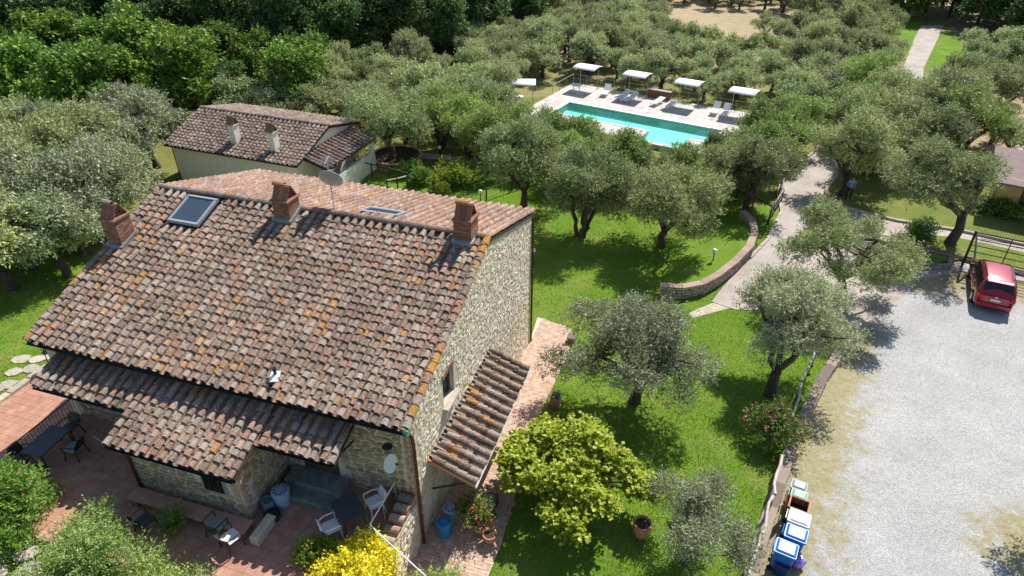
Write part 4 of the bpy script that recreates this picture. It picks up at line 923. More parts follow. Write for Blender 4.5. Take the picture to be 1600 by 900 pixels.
for z_ in (.92, .5): MB().tube([(0, .02, z_), (19.8, .02, z_)], .018, 4).build('rail', M_['wood_grey'], pf)
for k in range(4): MB().tube([(.02, -k * 1.5, 0), (.02, -k * 1.5, .95)], .03, 5).build('post', M_['wood_grey'], pf)
MB().tube([(.02, 0, .92), (.02, -4.5, .92)], .022, 4).build('rail', M_['wood_pale'], pf)
bw = empty('brick_bench', Pw(6.8, 5.6, DZ), PA, 'low brick wall behind the loungers at the pool', 'wall'); MB().box((0, 0, .35), (2.2, .35, .8)).build('wall', M_['brick'], bw); MB().bbox((0, 0, .78), (2.3, .42, .06), .01).build('coping', M_['slab'], bw)

# ================================================================== WALLS, KERBS, FENCES
def wall_run(name, pts, w, h, label, cat, mat_top, seed, base=None, stones=True, flush_n=60, slabs=0.6):
    """low stone wall along ground points with coping slabs"""
    e_ = empty(name, (pts[0][0], pts[0][1], gz(*pts[0][:2])), 0, label, cat); ox, oy, oz = e_.location
    rg = random.Random(seed); body = MB(); Pc = Pieces(np.array(Matrix.Translation(e_.location)))
    P2 = []
    for (a, b_) in zip(pts[:-1], pts[1:]):
        n = max(1, int(math.hypot(b_[0] - a[0], b_[1] - a[1]) / slabs))
        for k in range(n): t = k / n; P2.append((a[0] + (b_[0] - a[0]) * t, a[1] + (b_[1] - a[1]) * t))
    P2.append(pts[-1][:2]); left = []; right = []
    for i, p in enumerate(P2):
        q0, q1 = P2[max(0, i - 1)], P2[min(len(P2) - 1, i + 1)]; dx, dy = q1[0] - q0[0], q1[1] - q0[1]; l_ = math.hypot(dx, dy); nx_, ny_ = -dy / l_, dx / l_
        left.append((p[0] + nx_ * w / 2, p[1] + ny_ * w / 2)); right.append((p[0] - nx_ * w / 2, p[1] - ny_ * w / 2))
    tops = [];
    for i in range(len(P2) - 1):
        z0 = gz(*P2[i]) - .3; z1 = gz(*P2[i]) + h - .05; q = [left[i], right[i], right[i + 1], left[i + 1]]
        body.prism([(p[0] - ox, p[1] - oy) for p in q], z0 - oz, z1 - oz)
    bo = body.build('wall', M_['mortar'], e_)
    for i in range(len(P2) - 1):
        cx, cy = (P2[i][0] + P2[i + 1][0]) / 2 - ox, (P2[i][1] + P2[i + 1][1]) / 2 - oy
        def sh_(p, k): return ((p[0] - ox - cx) * k[0] + cx, (p[1] - oy - cy) * k[1] + cy)
        q = [(p[0] - ox, p[1] - oy) for p in (left[i], right[i], right[i + 1], left[i + 1])]; q = [(cx + (p[0] - cx) * .985 * (1.06), cy + (p[1] - cy) * .985 * (1.02)) for p in q]
        zt = gz(*P2[i]) + h - oz + rg.uniform(-.01, .01)
        MB().prism(q, zt - .05, zt + .015).build('coping_slab', M_[mat_top], e_)
    if stones:
        for i in range(len(P2) - 1):
            for (a, b_) in ((right[i], right[i + 1]), (left[i + 1], left[i])):
                eu = np.array((b_[0] - a[0], b_[1] - a[1], 0)); l_ = np.linalg.norm(eu); eu /= l_
                n = np.cross(eu, (0, 0, 1))
                stone_wall(Pc, bo, (a[0] - ox, a[1] - oy, gz(*P2[i]) - oz - .05), eu, (0, 0, 1), l_, h - .02, 'stone_dark', rg, ch=(.12, .2), cl=(.15, .4))
        Pc.flush(flush_n, 'stone', 'stones')
    return e_
CW = [(15.201, 40.447), (15.427, 39.188), (15.091, 37.489), (14.264, 35.742), (12.891, 33.967), (11.609, 32.583), (10.488, 31.661), (9.342, 31.277), (8.131, 31.404)]
wall_run('retaining_wall', CW, 0.42, 0.72, 'curved stone retaining wall with brick coping between lawn and drive', 'wall', 'coping', 21)
# the lawn behind the curved wall is banked up to its coping
bank = MB(); nr = 10; nl = len(CW)
def inward(i):
    q0, q1 = CW[max(0, i - 1)], CW[min(nl - 1, i + 1)]; dx, dy = q1[0] - q0[0], q1[1] - q0[1]; l_ = math.hypot(dx, dy); return (dy / l_, -dx / l_)
tcx, tcy = 10.2, 37.2
for i in range(nl):
    for k in range(nr + 1):
        t = k / nr; x_ = CW[i][0] * (1 - t) + tcx * t * 1.0; y_ = CW[i][1] * (1 - t) + tcy * t
        endf = S(min(i, nl - 1 - i) / 1.6)
        bank.v.append((x_, y_, gz(x_, y_) + .03 + .56 * endf * (1 - S(t * 1.05))))
for i in range(nl - 1):
    for k in range(nr): a = i * (nr + 1) + k; bank.f.append((a, a + 1, a + nr + 2, a + nr + 1)); bank.m.append(0)
ob_ = bank.build('lawn_bank', M_['ground_mat'], None, True); tag(ob_, kind='structure')
ca_ = ob_.data.color_attributes.new('zone', 'FLOAT_COLOR', 'POINT'); ca_.data.foreach_set('color', [1, 0, 0, 1] * len(ob_.data.vertices))

KW = [(6.9, 10.5), (7.762, 13.558), (9.222, 16.116), (11.143, 19.39), (12.472, 21.402), (14.191, 23.906), (16.195, 26.411), (17.271, 27.517)]
wall_run('kerb_wall', KW, 0.42, 0.28, 'long low kerb wall of brown slabs between lawn and gravel', 'wall', 'stone_dark', 22, slabs=0.95)
wall_run('drive_kerb', [(22.878, 45.588), (22.368, 44.504), (22.373, 43.357), (23.094, 41.864), (25.389, 40.263), (28.837, 38.839), (31.801, 37.0), (42, 35.5)], 0.2, 0.16, 'grey stone kerb curving along the far side of the drive', 'kerb', 'slab', 23, stones=False)
wall_run('drive_edge', [(14.33, 35.437), (16.158, 37.82), (18.249, 41.574), (19.155, 45.149), (21.588, 48.849), (24.664, 52.629)], 0.18, 0.1, 'pale kerb along the left side of the drive', 'kerb', 'slab', 24, stones=False)
isl = MB().prism(ISLAND, -1.2, -0.74).build('planted_island', M_['ground_mat']); tag(isl, kind='structure')
ca_ = isl.data.color_attributes.new('zone', 'FLOAT_COLOR', 'POINT'); ca_.data.foreach_set('color', [0.45, 0.3, 0, 1] * len(isl.data.vertices))
wall_run('island_wall', [(22.959, 35.437), (23.176, 34.764), (24.059, 34.254), (25.638, 34.254), (26.349, 35.437)], 0.22, 0.3, 'low dark stone wall edging the planted island', 'wall', 'stone_dark', 25)
wall_run('gate_sill', [(25.12, 36.363), (26.882, 35.286), (29.627, 33.543), (38, 30.2)], 0.2, 0.3, 'straight dark sill wall under the gate fence', 'wall', 'stone_dark', 26, stones=False)

def post_rail(name, pts, h, label, rails=(0.95,), mat='wood_dark', mat_r=None, r=0.055, rr_=0.05, wob=0.0, cat='fence'):
    e_ = empty(name, (pts[0][0], pts[0][1], gz(*pts[0][:2])), 0, label, cat); ox, oy, oz = e_.location; rg = random.Random(len(label))
    for p in pts: MB().tube([(p[0] - ox, p[1] - oy, gz(*p[:2]) - oz - .1), (p[0] - ox, p[1] - oy, gz(*p[:2]) - oz + h)], [r * 1.1, r], 7).build('post', M_[mat], e_)
    for q in rails:
        for a, b_ in zip(pts[:-1], pts[1:]):
            pp = []
            for k in range(5): t = k / 4; x_, y_ = a[0] + (b_[0] - a[0]) * t, a[1] + (b_[1] - a[1]) * t; pp.append((x_ - ox + rg.uniform(-wob, wob), y_ - oy + rg.uniform(-wob, wob), gz(x_, y_) - oz + h * q + rg.uniform(-wob, wob)))
            MB().tube(pp, [rr_ * rg.uniform(.85, 1.1) for _ in pp], 6).build('rail', M_[mat_r or mat], e_)
    return e_
post_rail('rustic_fence', [(14.277, 25.339), (12.612, 22.657), (11.374, 20.32)], 0.95, 'pale crooked pole fence on the lawn side of the kerb wall above the flowering bush', (0.97,), 'wood_dark', 'wood_pale', .05, .055, .05)
post_rail('rustic_fence', [(10.071, 18.039), (9.154, 16.116), (8.245, 14.471), (7.319, 12.879)], 0.95, 'pale crooked pole fence beside the row of bins', (0.97,), 'wood_dark', 'wood_pale', .05, .055, .06)
post_rail('wooden_fence', [(-11.855, 48.24), (-10.449, 47.408), (-9.05, 46.712), (-7.608, 45.809)], 1.1, 'dark post and rail fence beside the cream guest house', (0.95,))
post_rail('wooden_fence', [(-7.58, 45.588), (-8.216, 45.149), (-8.905, 44.825)], 0.95, 'short pale handrail going down towards the farmhouse roof', (0.95,), 'wood_dark', 'wood_pale')
post_rail('wooden_fence', [(19.187, 44.825), (18.726, 43.153), (17.417, 41.005), (16.812, 39.9)], 1.0, 'dark post and rail fence on the left edge of the drive', (0.95, .5), 'wood_dark', 'wood_grey')
post_rail('wooden_fence', [(17.229, 40.818), (16.455, 42.254), (15.661, 43.357), (14.581, 44.398), (12.852, 44.825)], 0.9, 'dark rail fence running under the olives left of the drive', (0.9,))
post_rail('wooden_fence', [(-1.796, 43.562), (0.0, 45.041), (2.128, 46.598)], 0.9, 'dark sloping handrail behind the farmhouse roof', (0.9,))
post_rail('wooden_fence', [(22.21, 49.22), (21.378, 48.24), (20.492, 47.058)], 0.9, 'short dark fence by the bend of the drive', (0.9, .5))

# gate with green frame behind the car
gl0, gl1 = (26.469, 34.399), (33.9, 30.3)
ge = empty('field_gate', (gl0[0], gl0[1], -0.9), math.atan2(gl1[1] - gl0[1], gl1[0] - gl0[0]), 'long green metal gate with horizontal bars behind the red car', 'gate')
glen = math.hypot(gl1[0] - gl0[0], gl1[1] - gl0[1])
MB().box((0, 0, 1.2), (0.12, 0.12, 2.5)).build('post', M_['iron'], ge)
MB().tube([(0.05, .02, 2.38), (0.55, .02, 0.35)], 0.06, 6).build('brace', M_['teal_steel'], ge)
for k in range(6): MB().tube([(0, 0, .35 + .4 * k), (glen, 0, .35 + .4 * k)], .028 if k < 5 else .04, 5).build('bar', M_['iron'], ge)
for k in range(1, 6): MB().tube([(k * 1.8, 0, .2), (k * 1.8, 0, 2.35)], .03, 5).build('upright', M_['iron'], ge)
rf_ = empty('iron_fence', (29.474, 37.654, -0.9), math.atan2(-2.3, 5.4), 'thin black baluster fence along the drive behind the gate', 'fence')
for z_ in (.12, .95): MB().tube([(0, 0, z_), (9, 0, z_)], .02, 4).build('rail', M_['iron'], rf_)
for k in range(60): MB().tube([(.15 * k, 0, .1), (.15 * k, 0, .95)], .009, 4).build('baluster', M_['iron'], rf_)

# ================================================================== BINS
def rbox(mb, cx, cy, z0, z1, w0, d0, w1, d1, n=4, r=.05, mi=0):
    """tapered box with rounded corners"""
    rings = []
    for z, w, d in ((z0, w0, d0), (z1, w1, d1)):
        ring = []
        for sx, sy, a0 in ((1, 1, 0), (-1, 1, 90), (-1, -1, 180), (1, -1, 270)):
            for k in range(n): a = R(a0 + 90 * k / (n - 1)); ring.append((cx + sx * (w / 2 - r) + r * math.cos(a), cy + sy * (d / 2 - r) + r * math.sin(a), z))
        rings.append(ring)
    k = len(rings[0]); mb.add(rings[0] + rings[1], [tuple(range(k))[::-1], tuple(range(k, 2 * k))] + [(i, (i + 1) % k, k + (i + 1) % k, k + i) for i in range(k)], mi); return mb
KD = math.atan2(13.97, 9.0)
def wheelie(u, v, s, body, lid, label, opened=False, sticker=False, rz=0.0):
    p = (u, v)
    e_ = empty('wheelie_bin', (p[0], p[1], gz(*p) + .03), KD - math.pi / 2 + rz, label, 'bin', 'bins in a row by the kerb wall')
    w, d, h = .56 * s, .66 * s, .98 * s        # front faces +x (towards the gravel)
    if opened:
        mb = MB(); rbox(mb, 0, 0, .06, h, d * .8, w * .8, d, w); mb.f.pop(1); mb.m.pop(1); mb.build('body', M_[body], e_)
        fl = MB(); rbox(fl, 0, 0, h - .3, h - .28, d * .93, w * .93, d * .93, w * .93); fl.build('opening', M_['black'], e_)
        rm = MB()
        for (c_, q) in (((d / 2 + .01, 0, h), (.06, w + .06, .05)), ((-d / 2 - .01, 0, h), (.06, w + .06, .05)), ((0, w / 2 + .01, h), (d - .02, .06, .05)), ((0, -w / 2 - .01, h), (d - .02, .06, .05))): rm.bbox(c_, q, .015)
        rm.build('rim', M_['terracotta'], e_)
        MB().bbox((-d / 2 - .12, 0, h - .12), (.05, w, d * .95), .02, Matrix.Rotation(R(-12), 3, 'Y')).build('lid', M_[lid], e_)
    else:
        rbox(MB(), 0, 0, .06, h, d * .8, w * .8, d, w).build('body', M_[body], e_)
        lm = MB(); rbox(lm, .01, 0, h, h + .05, d + .06, w + .06, d + .04, w + .04); rbox(lm, .02, 0, h + .05, h + .10, d - .02, w - .02, d - .16, w - .14, r=.04)
        lo = lm.build('lid', M_[lid], e_)
        if sticker: MB().box((.10, .02, h + .104), (.24, .22, .006), Matrix.Rotation(.35, 3, 'Z')).build('sticker', M_['sticker'], lo)
        MB().tube([(-d / 2 - .07, -w * .36, h + .02), (-d / 2 - .07, w * .36, h + .02)], .02, 5).build('handle', M_[lid], e_)
    for sy in (-1, 1): MB().lathe([(.10, -.025), (.10, .025), (0, .025)], (-d / 2 + .03, sy * w * .42, .1), 10, M=Matrix.Rotation(R(90), 3, 'X')).build('wheel', M_['rubber'], e_)
for (p, s_, bo, li, lb, op, stk) in (
    ((10.253, 16.617), .78, 'bin_body', 'bin_grey', 'small bin with grey lid, farthest of the row of bins', False, False),
    ((10.102, 16.187), .78, 'bin_body', 'bin_green', 'small bin with pale green lid beside the grey one', False, False),
    ((9.909, 15.675), .92, 'bin_brown', 'bin_brown', 'brown bin standing with its lid open', True, False),
    ((9.646, 15.023), 1.0, 'bin_white', 'bin_white', 'off-white bin with closed lid between brown and blue bins', False, False),
    ((9.327, 14.414), 1.0, 'bin_blue', 'bin_blue', 'blue bin next to the white bin with a sticker on its lid', False, True),
    ((8.807, 13.842), 1.0, 'bin_blue', 'bin_blue', 'blue bin at the near end of the row with a sticker', False, True)):
    wheelie(p[0], p[1], s_, bo, li, lb, op, stk, 0.06)
px_, py_ = (8.809, 13.703)
e_ = empty('storage_box', (px_, py_, .03), KD - math.pi / 2, 'dark navy box in the shade in front of the blue bins', 'box'); rbox(MB(), 0, 0, 0, .5, .42, .5, .46, .56).build('body', M_['bin_navy'], e_); rbox(MB(), 0, 0, .5, .56, .5, .6, .48, .58).build('lid', M_['bin_navy'], e_)
px_, py_ = (9.387, 13.95)
bg_ = MB(); rgb = random.Random(5)
for i in range(9):
    for k in range(14):
        t = i / 8; r_ = .25 * math.sin(math.pi * min(.97, .08 + t * .86)) ** .6 + rgb.uniform(-.025, .025); a = 2 * math.pi * k / 14
        bg_.v.append((r_ * math.cos(a), r_ * math.sin(a), .44 * t))
for i in range(8):
    for k in range(14): bg_.f.append((i * 14 + k, i * 14 + (k + 1) % 14, (i + 1) * 14 + (k + 1) % 14, (i + 1) * 14 + k)); bg_.m.append(0)
bg_.f += [tuple(range(14))[::-1], tuple(range(112, 126))]; bg_.m += [0, 0]
bg_.tube([(0, 0, .42), (.02, .02, .5), (.06, .03, .55)], [.05, .03, .07], 7)
o = bg_.build('rubbish_bag', M_['bag_purple']); o.location = (px_, py_, .04); tag(o, 'tied purple plastic rubbish bag beside the bins', 'bag')

# ================================================================== CAR
def car(loc, rz, scale):
    e_ = empty('parked_car', loc, rz, 'red hatchback parked on the gravel in front of the gate', 'car'); e_.scale = (scale,) * 3
    # stations along y from tail (0) to nose; half section: sill, flank, belt, shoulder, roof edge, roof centre
    st_ = [(0.0, .74, .30, .80, .90, .74, .92, .70), (.05, .80, .26, .84, .96, .79, .98, .75), (.16, .84, .22, .86, 1.0, .80, 1.10, .72), (.42, .855, .22, .86, 1.0, .70, 1.50, .60), (.60, .86, .22, .86, 1.0, .66, 1.58, .56), (1.5, .87, .20, .86, .99, .66, 1.62, .58), (2.3, .87, .20, .86, .98, .66, 1.60, .57), (2.75, .87, .21, .85, .97, .70, 1.46, .56), (3.35, .86, .22, .83, .94, .80, 1.02, .68), (3.9, .83, .24, .76, .86, .76, .90, .62), (4.2, .74, .28, .62, .74, .66, .76, .52), (4.3, .62, .32, .54, .60, .54, .62, .42)]
    def ring(s_):
        y, w, zb, zf, zbelt, wr, zt, wt = s_
        h = [(w * .93, zb), (w, zb + .12), (w * 1.005, (zb + zf) / 2 + .05), (w, zf), (w * .975, zbelt), (wr, zt - .05), (wt, zt), (0, zt + .03)]
        return [(x, y, z) for x, z in h] + [(-x, y, z) for x, z in h[-2::-1]]
    rings = [ring(s_) for s_ in st_]; n = len(rings[0]); mb = MB(); mb.v = [p for r_ in rings for p in r_]
    for i in range(len(rings) - 1):
        for k in range(n - 1): mb.f.append((i * n + k, i * n + k + 1, (i + 1) * n + k + 1, (i + 1) * n + k)); mb.m.append(0)
        mb.f.append((i * n + n - 1, i * n, (i + 1) * n, (i + 1) * n + n - 1)); mb.m.append(0)
    mb.f.append(tuple(range(n))); mb.f.append(tuple(range((len(rings) - 1) * n, len(rings) * n))[::-1]); mb.m += [0, 0]
    body = mb.build('body', M_['car_paint'], e_, True)
    m_ = body.modifiers.new('bevel', 'SUBSURF'); m_.levels = 1; m_.render_levels = 2
    def P(i, k, t=0.0, u=0.0):      # point between stations i and i+1, ring steps k and k+1
        a = Vector(rings[i][k]).lerp(Vector(rings[i][k + 1]), u); b_ = Vector(rings[i + 1][k]).lerp(Vector(rings[i + 1][k + 1]), u); return a.lerp(b_, t)
    def quad(name, mat, pts, off=.015, parent=e_):
        pts = [Vector(p) for p in pts]; nrm = (pts[1] - pts[0]).cross(pts[-1] - pts[0]).normalized(); c = sum(pts, Vector()) / len(pts)
        if nrm.dot(c - Vector((0, 2.1, .8))) < 0: nrm = -nrm
        q = [p + nrm * off for p in pts] + [p - nrm * .03 for p in pts]; k = len(pts)
        return MB().add(q, [tuple(range(k)), tuple(range(k, 2 * k))[::-1]] + [(i, (i + 1) % k, k + (i + 1) % k, k + i) for i in range(k)]).build(name, M_[mat], parent)
    quad('rear_window', 'glass_dark', [(-.66, .19, 1.07), (.66, .19, 1.07), (.585, .43, 1.47), (-.585, .43, 1.47)], .05)
    quad('windshield', 'glass_dark', [(-.72, 3.28, 1.05), (.72, 3.28, 1.05), (.62, 2.66, 1.47), (-.62, 2.66, 1.47)], .03)
    for sx in (-1, 1):
        for (y0, y1, ya, yb) in ((.42, 1.12, .62, 1.12), (1.2, 2.0, 1.2, 2.0), (2.08, 2.95, 2.08, 2.55)):
            quad('side_window', 'glass_dark', [(sx * .815, y0, 1.06), (sx * .815, y1, 1.06), (sx * .695, yb, 1.46), (sx * .695, ya, 1.46)], .02)
        for yy in (1.16, 2.04): MB().box((sx * .868, yy, .62), (.008, .012, .7)).build('door_seam', M_['black'], e_)
        for yy in (1.3, 2.2): MB().box((sx * .872, yy + .08, .86), (.03, .16, .03)).build('handle', M_['car_paint'], e_)
        tl = MB().bbox((sx * .70, .035, .83), (.22, .12, .2), .02).build('tail_light', M_['tail_red'], e_)
        MB().bbox((sx * .60, 4.16, .64), (.26, .2, .13), .02).build('headlight', M_['white_plastic'], e_)
        MB().tube([(sx * .56, .75, 1.60), (sx * .57, .85, 1.655), (sx * .58, 2.1, 1.65), (sx * .57, 2.25, 1.595)], .018, 6).build('roof_rail', M_['charcoal'], e_)
        mi_ = MB(); mi_.bbox((sx * .98, 2.78, 1.03), (.2, .12, .15), .03); mi_.build('mirror', M_['black'], e_)
        for yy in (.72, 3.35):
            wh_ = MB().lathe([(.2, -.10), (.31, -.10), (.325, -.07), (.325, .07), (.31, .10), (.2, .10)], (sx * .78, yy, .325), 22, M=Matrix.Rotation(R(90), 3, 'Y')).build('wheel', M_['rubber'], e_)
            MB().lathe([(0, -.02), (.2, -.02), (.2, .02), (0, .03)], (sx * .875, yy, .325), 12, M=Matrix.Rotation(R(90 * sx), 3, 'Y')).build('rim', M_['steel'], wh_)
            MB().lathe([(.36, -.02), (.36, .02), (0, .02)], (sx * .845, yy, .345), 20, M=Matrix.Rotation(R(90), 3, 'Y')).build('wheel_arch', M_['black'], e_)
    MB().bbox((0, -.02, .42), (1.5, .14, .2), .03).build('bumper', M_['car_paint'], e_)
    MB().bbox((0, -.03, .29), (1.4, .1, .1), .02).build('bumper_trim', M_['black'], e_)
    pl = MB().box((0, -.035, .72), (.52, .02, .115)).build('number_plate', M_['plate'], e_)
    for sx in (-.24, .24): MB().box((sx, -.048, .72), (.04, .006, .11)).build('plate_band', M_['bin_blue'], pl)
    MB().lathe([(.05, 0), (.05, .015), (0, .02)], (0, -.005, .87), 12, M=Matrix.Rotation(R(90), 3, 'X')).build('badge', M_['steel'], e_)
    MB().tube([(0, .13, 1.05), (.3, .17, 1.09)], .012, 4).build('wiper', M_['black'], e_)
    MB().bbox((0, .43, 1.535), (1.1, .22, .03), .01, Matrix.Rotation(R(8), 3, 'X')).build('spoiler', M_['car_paint'], e_)
    return e_
car((25.42, 29.75, -0.87), R(-27), 1.07)

# ================================================================== PERSON
def person(loc, rz):
    e_ = empty('person', loc, rz, 'person in pale blue shirt and dark trousers standing under an olive by the drive', 'person')
    J = [((0, 0, .93), .135), ((0, .01, 1.12), .125), ((0, .01, 1.32), .15), ((0, .0, 1.45), .10), ((0, -.01, 1.52), .058), ((0, -.02, 1.58), .07), ((0, -.025, 1.65), .088), ((0, -.02, 1.72), .075)]
    E_ = [(0, 1), (1, 2), (2, 3), (3, 4), (4, 5), (5, 6), (6, 7)]
    for sx in (-1, 1):
        b = len(J); J += [((sx * .10, 0, .88), .105), ((sx * .115, -.02, .68), .085), ((sx * .12, -.03, .48), .062), ((sx * .13, 0, .28), .058), ((sx * .135, .02, .09), .042), ((sx * .15, -.05, .04), .042), ((sx * .16, -.16, .03), .034)]
        E_ += [(0, b)] + [(b + k, b + k + 1) for k in range(6)]
        b = len(J); J += [((sx * .17, .01, 1.41), .075), ((sx * .24, .03, 1.26), .052), ((sx * .26, .02, 1.10), .043), ((sx * .16, -.13, 1.03), .034), ((sx * .07, -.19, 1.02), .028), ((sx * .03, -.22, .99), .026)]
        E_ += [(2, b)] + [(b + k, b + k + 1) for k in range(5)]
        h = b + 4
        for f in range(4): J.append(((sx * (.03 - .01 * f), -.22 - .012 * f, .985 - .02 * f), .010)); E_.append((h, len(J) - 1)); J.append(((sx * (.01 - .012 * f), -.235, .95 - .02 * f), .008)); E_.append((len(J) - 2, len(J) - 1))
        J.append(((sx * .05, -.24, 1.04), .011)); E_.append((h, len(J) - 1))
    me = bpy.data.meshes.new('body'); me.from_pydata([j[0] for j in J], E_, []); o = bpy.data.objects.new('skin_tmp', me); COL.objects.link(o)
    m_ = o.modifiers.new('skin', 'SKIN'); o.modifiers.new('sub', 'SUBSURF').levels = 1
    for sv, j in zip(me.skin_vertices[0].data, J): sv.radius = (j[1], j[1] * (.8 if j[1] > .1 else 1))
    me.skin_vertices[0].data[0].use_root = True
    dg = bpy.context.evaluated_depsgraph_get(); me2 = bpy.data.meshes.new_from_object(o.evaluated_get(dg)); bpy.data.objects.remove(o)
    for mm in ('shirt', 'trousers', 'skin', 'black'): me2.materials.append(M_[mm])
    for p in me2.polygons:
        c = p.center; arm = abs(c.x) < .2 and c.y < -.12
        p.material_index = 2 if (c.z > 1.49 or (arm and c.z > .85 and c.z < 1.1 and abs(c.x) < .11)) else 3 if c.z < .075 else 1 if (c.z < .97 and not (c.y < -.14 and c.z > .9)) else 0
        p.use_smooth = True
    me2.name = 'body'; mesh_obj('body', me2, e_)
    hb = MB(); hb.lathe([(.0, 1.775), (.06, 1.765), (.09, 1.72), (.093, 1.66), (.085, 1.62)][::-1], (0, 0, 0), 12); hb.v = [(v[0], v[1] * 1.1 + (.012 if v[2] < 1.7 else 0), v[2]) for v in hb.v]; hb.f = [f for f in hb.f if not all(hb.v[i][1] < -.05 and hb.v[i][2] < 1.7 for i in f)]; hb.m = hb.m[:len(hb.f)]
    hb.build('hair', M_['hair'], e_, True)
    fc = MB(); fc.box((0, -.118, 1.645), (.022, .03, .04)); fc.build('nose', M_['skin'], e_)
    for sx in (-.032, .032): MB().box((sx, -.105, 1.665), (.02, .012, .01)).build('eye', M_['black'], e_)
person((23.532, 43.562, -0.88), R(-12))

# ================================================================== TABLES, CHAIRS, POTS
def chair(loc, rz, mat, label, seat_mat=None, group=None, round_=False):
    e_ = empty('armchair', loc, rz, label, 'chair', group)
    rbox(MB(), 0, 0, .41, .445, .48, .46, .5, .48, r=.08).build('seat', M_[seat_mat or mat], e_)
    bk = MB(); nb = 8; ht = .86
    for i in range(nb + 1):
        a = R(-62 + 124 * i / nb) if round_ else 0; x_ = .27 * math.sin(a) / math.sin(R(62)) if round_ else -.25 + .5 * i / nb
        y_ = .24 + (.05 - .20 * (1 - math.cos(a)) if round_ else 0)
        for z_, dy in ((.46, 0), (.66, .05), (ht - (.10 * (abs(i - nb / 2) / (nb / 2)) ** 2), .11)): bk.v += [(x_, y_ + dy, z_), (x_, y_ + dy + .025, z_)]
    for i in range(nb):
        for r_ in range(2):
            a = 6 * i + 2 * r_; b_ = a + 6; bk.f += [(a, b_, b_ + 2, a + 2), (a + 1, a + 3, b_ + 3, b_ + 1)]; bk.m += [0, 0]
        bk.f += [(6 * i + 4, 6 * i + 10, 6 * i + 11, 6 * i + 5)]; bk.m += [0]
    bk.build('backrest', M_[mat], e_)
    for sx in (-1, 1):
        MB().tube([(sx * .26, .27, .62), (sx * .30, .1, .66), (sx * .30, -.2, .65), (sx * .27, -.24, .60)], .024, 6).build('armrest', M_[mat], e_)
        for sy, ty in ((-.2, -.25), (.2, .27)): MB().tube([(sx * .22, sy, .42), (sx * .27, ty, 0)], .024, 5).build('leg', M_[mat], e_)
        MB().tube([(sx * .25, -.22, .42), (sx * .28, -.22, .63)], .02, 5).build('arm_post', M_[mat], e_)
    return e_
def table(loc, rz, w, d, mat, label):
    e_ = empty('garden_table', loc, rz, label, 'table'); rbox(MB(), 0, 0, .70, .74, w, d, w, d, r=.06).build('table_top', M_[mat], e_)
    MB().box((0, 0, .66), (w - .16, d - .16, .07)).build('apron', M_[mat], e_)
    for sx in (-1, 1):
        for sy in (-1, 1): MB().tube([(sx * (w / 2 - .1), sy * (d / 2 - .1), .68), (sx * (w / 2 - .06), sy * (d / 2 - .06), 0)], .03, 6).build('leg', M_[mat], e_)
TZ = 2.08
def onT(u, v): pass
table(L(-12.95, -2.0, TZ), HA + R(4), .85, 1.35, 'charcoal', 'dark rectangular plastic table by the iron railing')
chair(L(-12.15, -1.75, TZ), HA + R(-80), 'dark_plastic', 'dark armchair on the right side of the table by the railing', 'bin_grey')
chair(L(-13.05, -1.05, TZ), HA + R(6), 'dark_plastic', 'dark armchair at the far end of the table by the railing')
chair(L(-12.6, -2.95, TZ), HA + R(172), 'dark_plastic', 'dark armchair at the near end of the table by the railing')
chair(L(-13.4, -2.55, TZ), HA + R(100), 'dark_plastic', 'dark armchair left of the table, close to the oleander')
table(L(-1.65, -1.35, TZ), HA + R(52), .8, 1.0, 'charcoal', 'dark table between two white folding chairs')
chair(L(-1.12, -0.72, TZ), HA + R(-38), 'white_plastic', 'white folding armchair beside the handrail')
chair(L(-1.95, -1.95, TZ), HA + R(140), 'white_plastic', 'white folding armchair half behind the yellow bush')
chair(L(-5.35, -2.95, TZ), HA + R(172), 'dark_plastic', 'dark round-backed armchair below the annex wall, left of its twin', 'bin_grey', None, True)
chair(L(-4.65, -3.2, TZ), HA + R(160), 'dark_plastic', 'dark round-backed armchair with pale seat nearest the stone bench end', 'bin_white', None, True)
chair(L(-7.55, -3.5, TZ), HA + R(165), 'dark_plastic', 'dark armchair behind the front olive, left of the planter', None, None, True)
chair(L(1.75, 1.9, 0.02), HA + R(-70), 'dark_plastic', 'dark armchair with pale seat under the side porch', 'bin_grey')
ds = empty('stone_bench', L(-6.6, -2.75, TZ), HA, 'long low stone bench against the annex wall', 'bench')
MB().bbox((0, 0.05, .36), (4.4, .5, .09), .02).build('seat', M_['cotto'], ds)
for x_ in (-2.0, -.7, .7, 2.0): MB().box((x_, 0.05, .16), (.3, .44, .32)).build('support', M_['stone_dark'], ds)
lowb = wall_b = empty('stone_ledge', L(-4.05, -2.5, TZ), HA, 'rough low stone block beside the annex corner', 'stone'); PL_ = Pieces(np.eye(4)); MB().bbox((0, 0, .17), (.3, .95, .34), .05).build('block', M_['stone'], lowb)
# laundry basket, bucket, buckets on the side path
def tub(loc, r0, r1, h, mat, label, ribs=True, lid=None, cat='basket'):
    e_ = empty('tub', loc, 0, label, cat); pr_ = [(r0, 0)]; k = 7
    for i in range(1, k + 1): t = i / k; r_ = r0 + (r1 - r0) * t; pr_ += [(r_, h * t - .012), (r_ + (.012 if ribs else .0), h * t)]
    MB().lathe(pr_ + ([(r1 - .03, h), (r1 - .035, h - .1), (0, h - .1)] if not lid else [(0, h)]), (0, 0, 0), 20).build('body', M_[mat], e_)
    if lid:
        lo = MB().lathe([(r1 + .03, h + .002), (r1 + .03, h + .03), (r1 - .02, h + .055), (.05, h + .06), (0, h + .06)], (0, 0, 0), 20).build('lid', M_[lid], e_)
        for k in range(10): a = 2 * math.pi * k / 10; MB().box((r1 * .7 * math.cos(a), r1 * .7 * math.sin(a), h + .058), (r1 * .35, .03, .012), Matrix.Rotation(a, 3, 'Z')).build('slot', M_['bin_navy'], lo)
    return e_
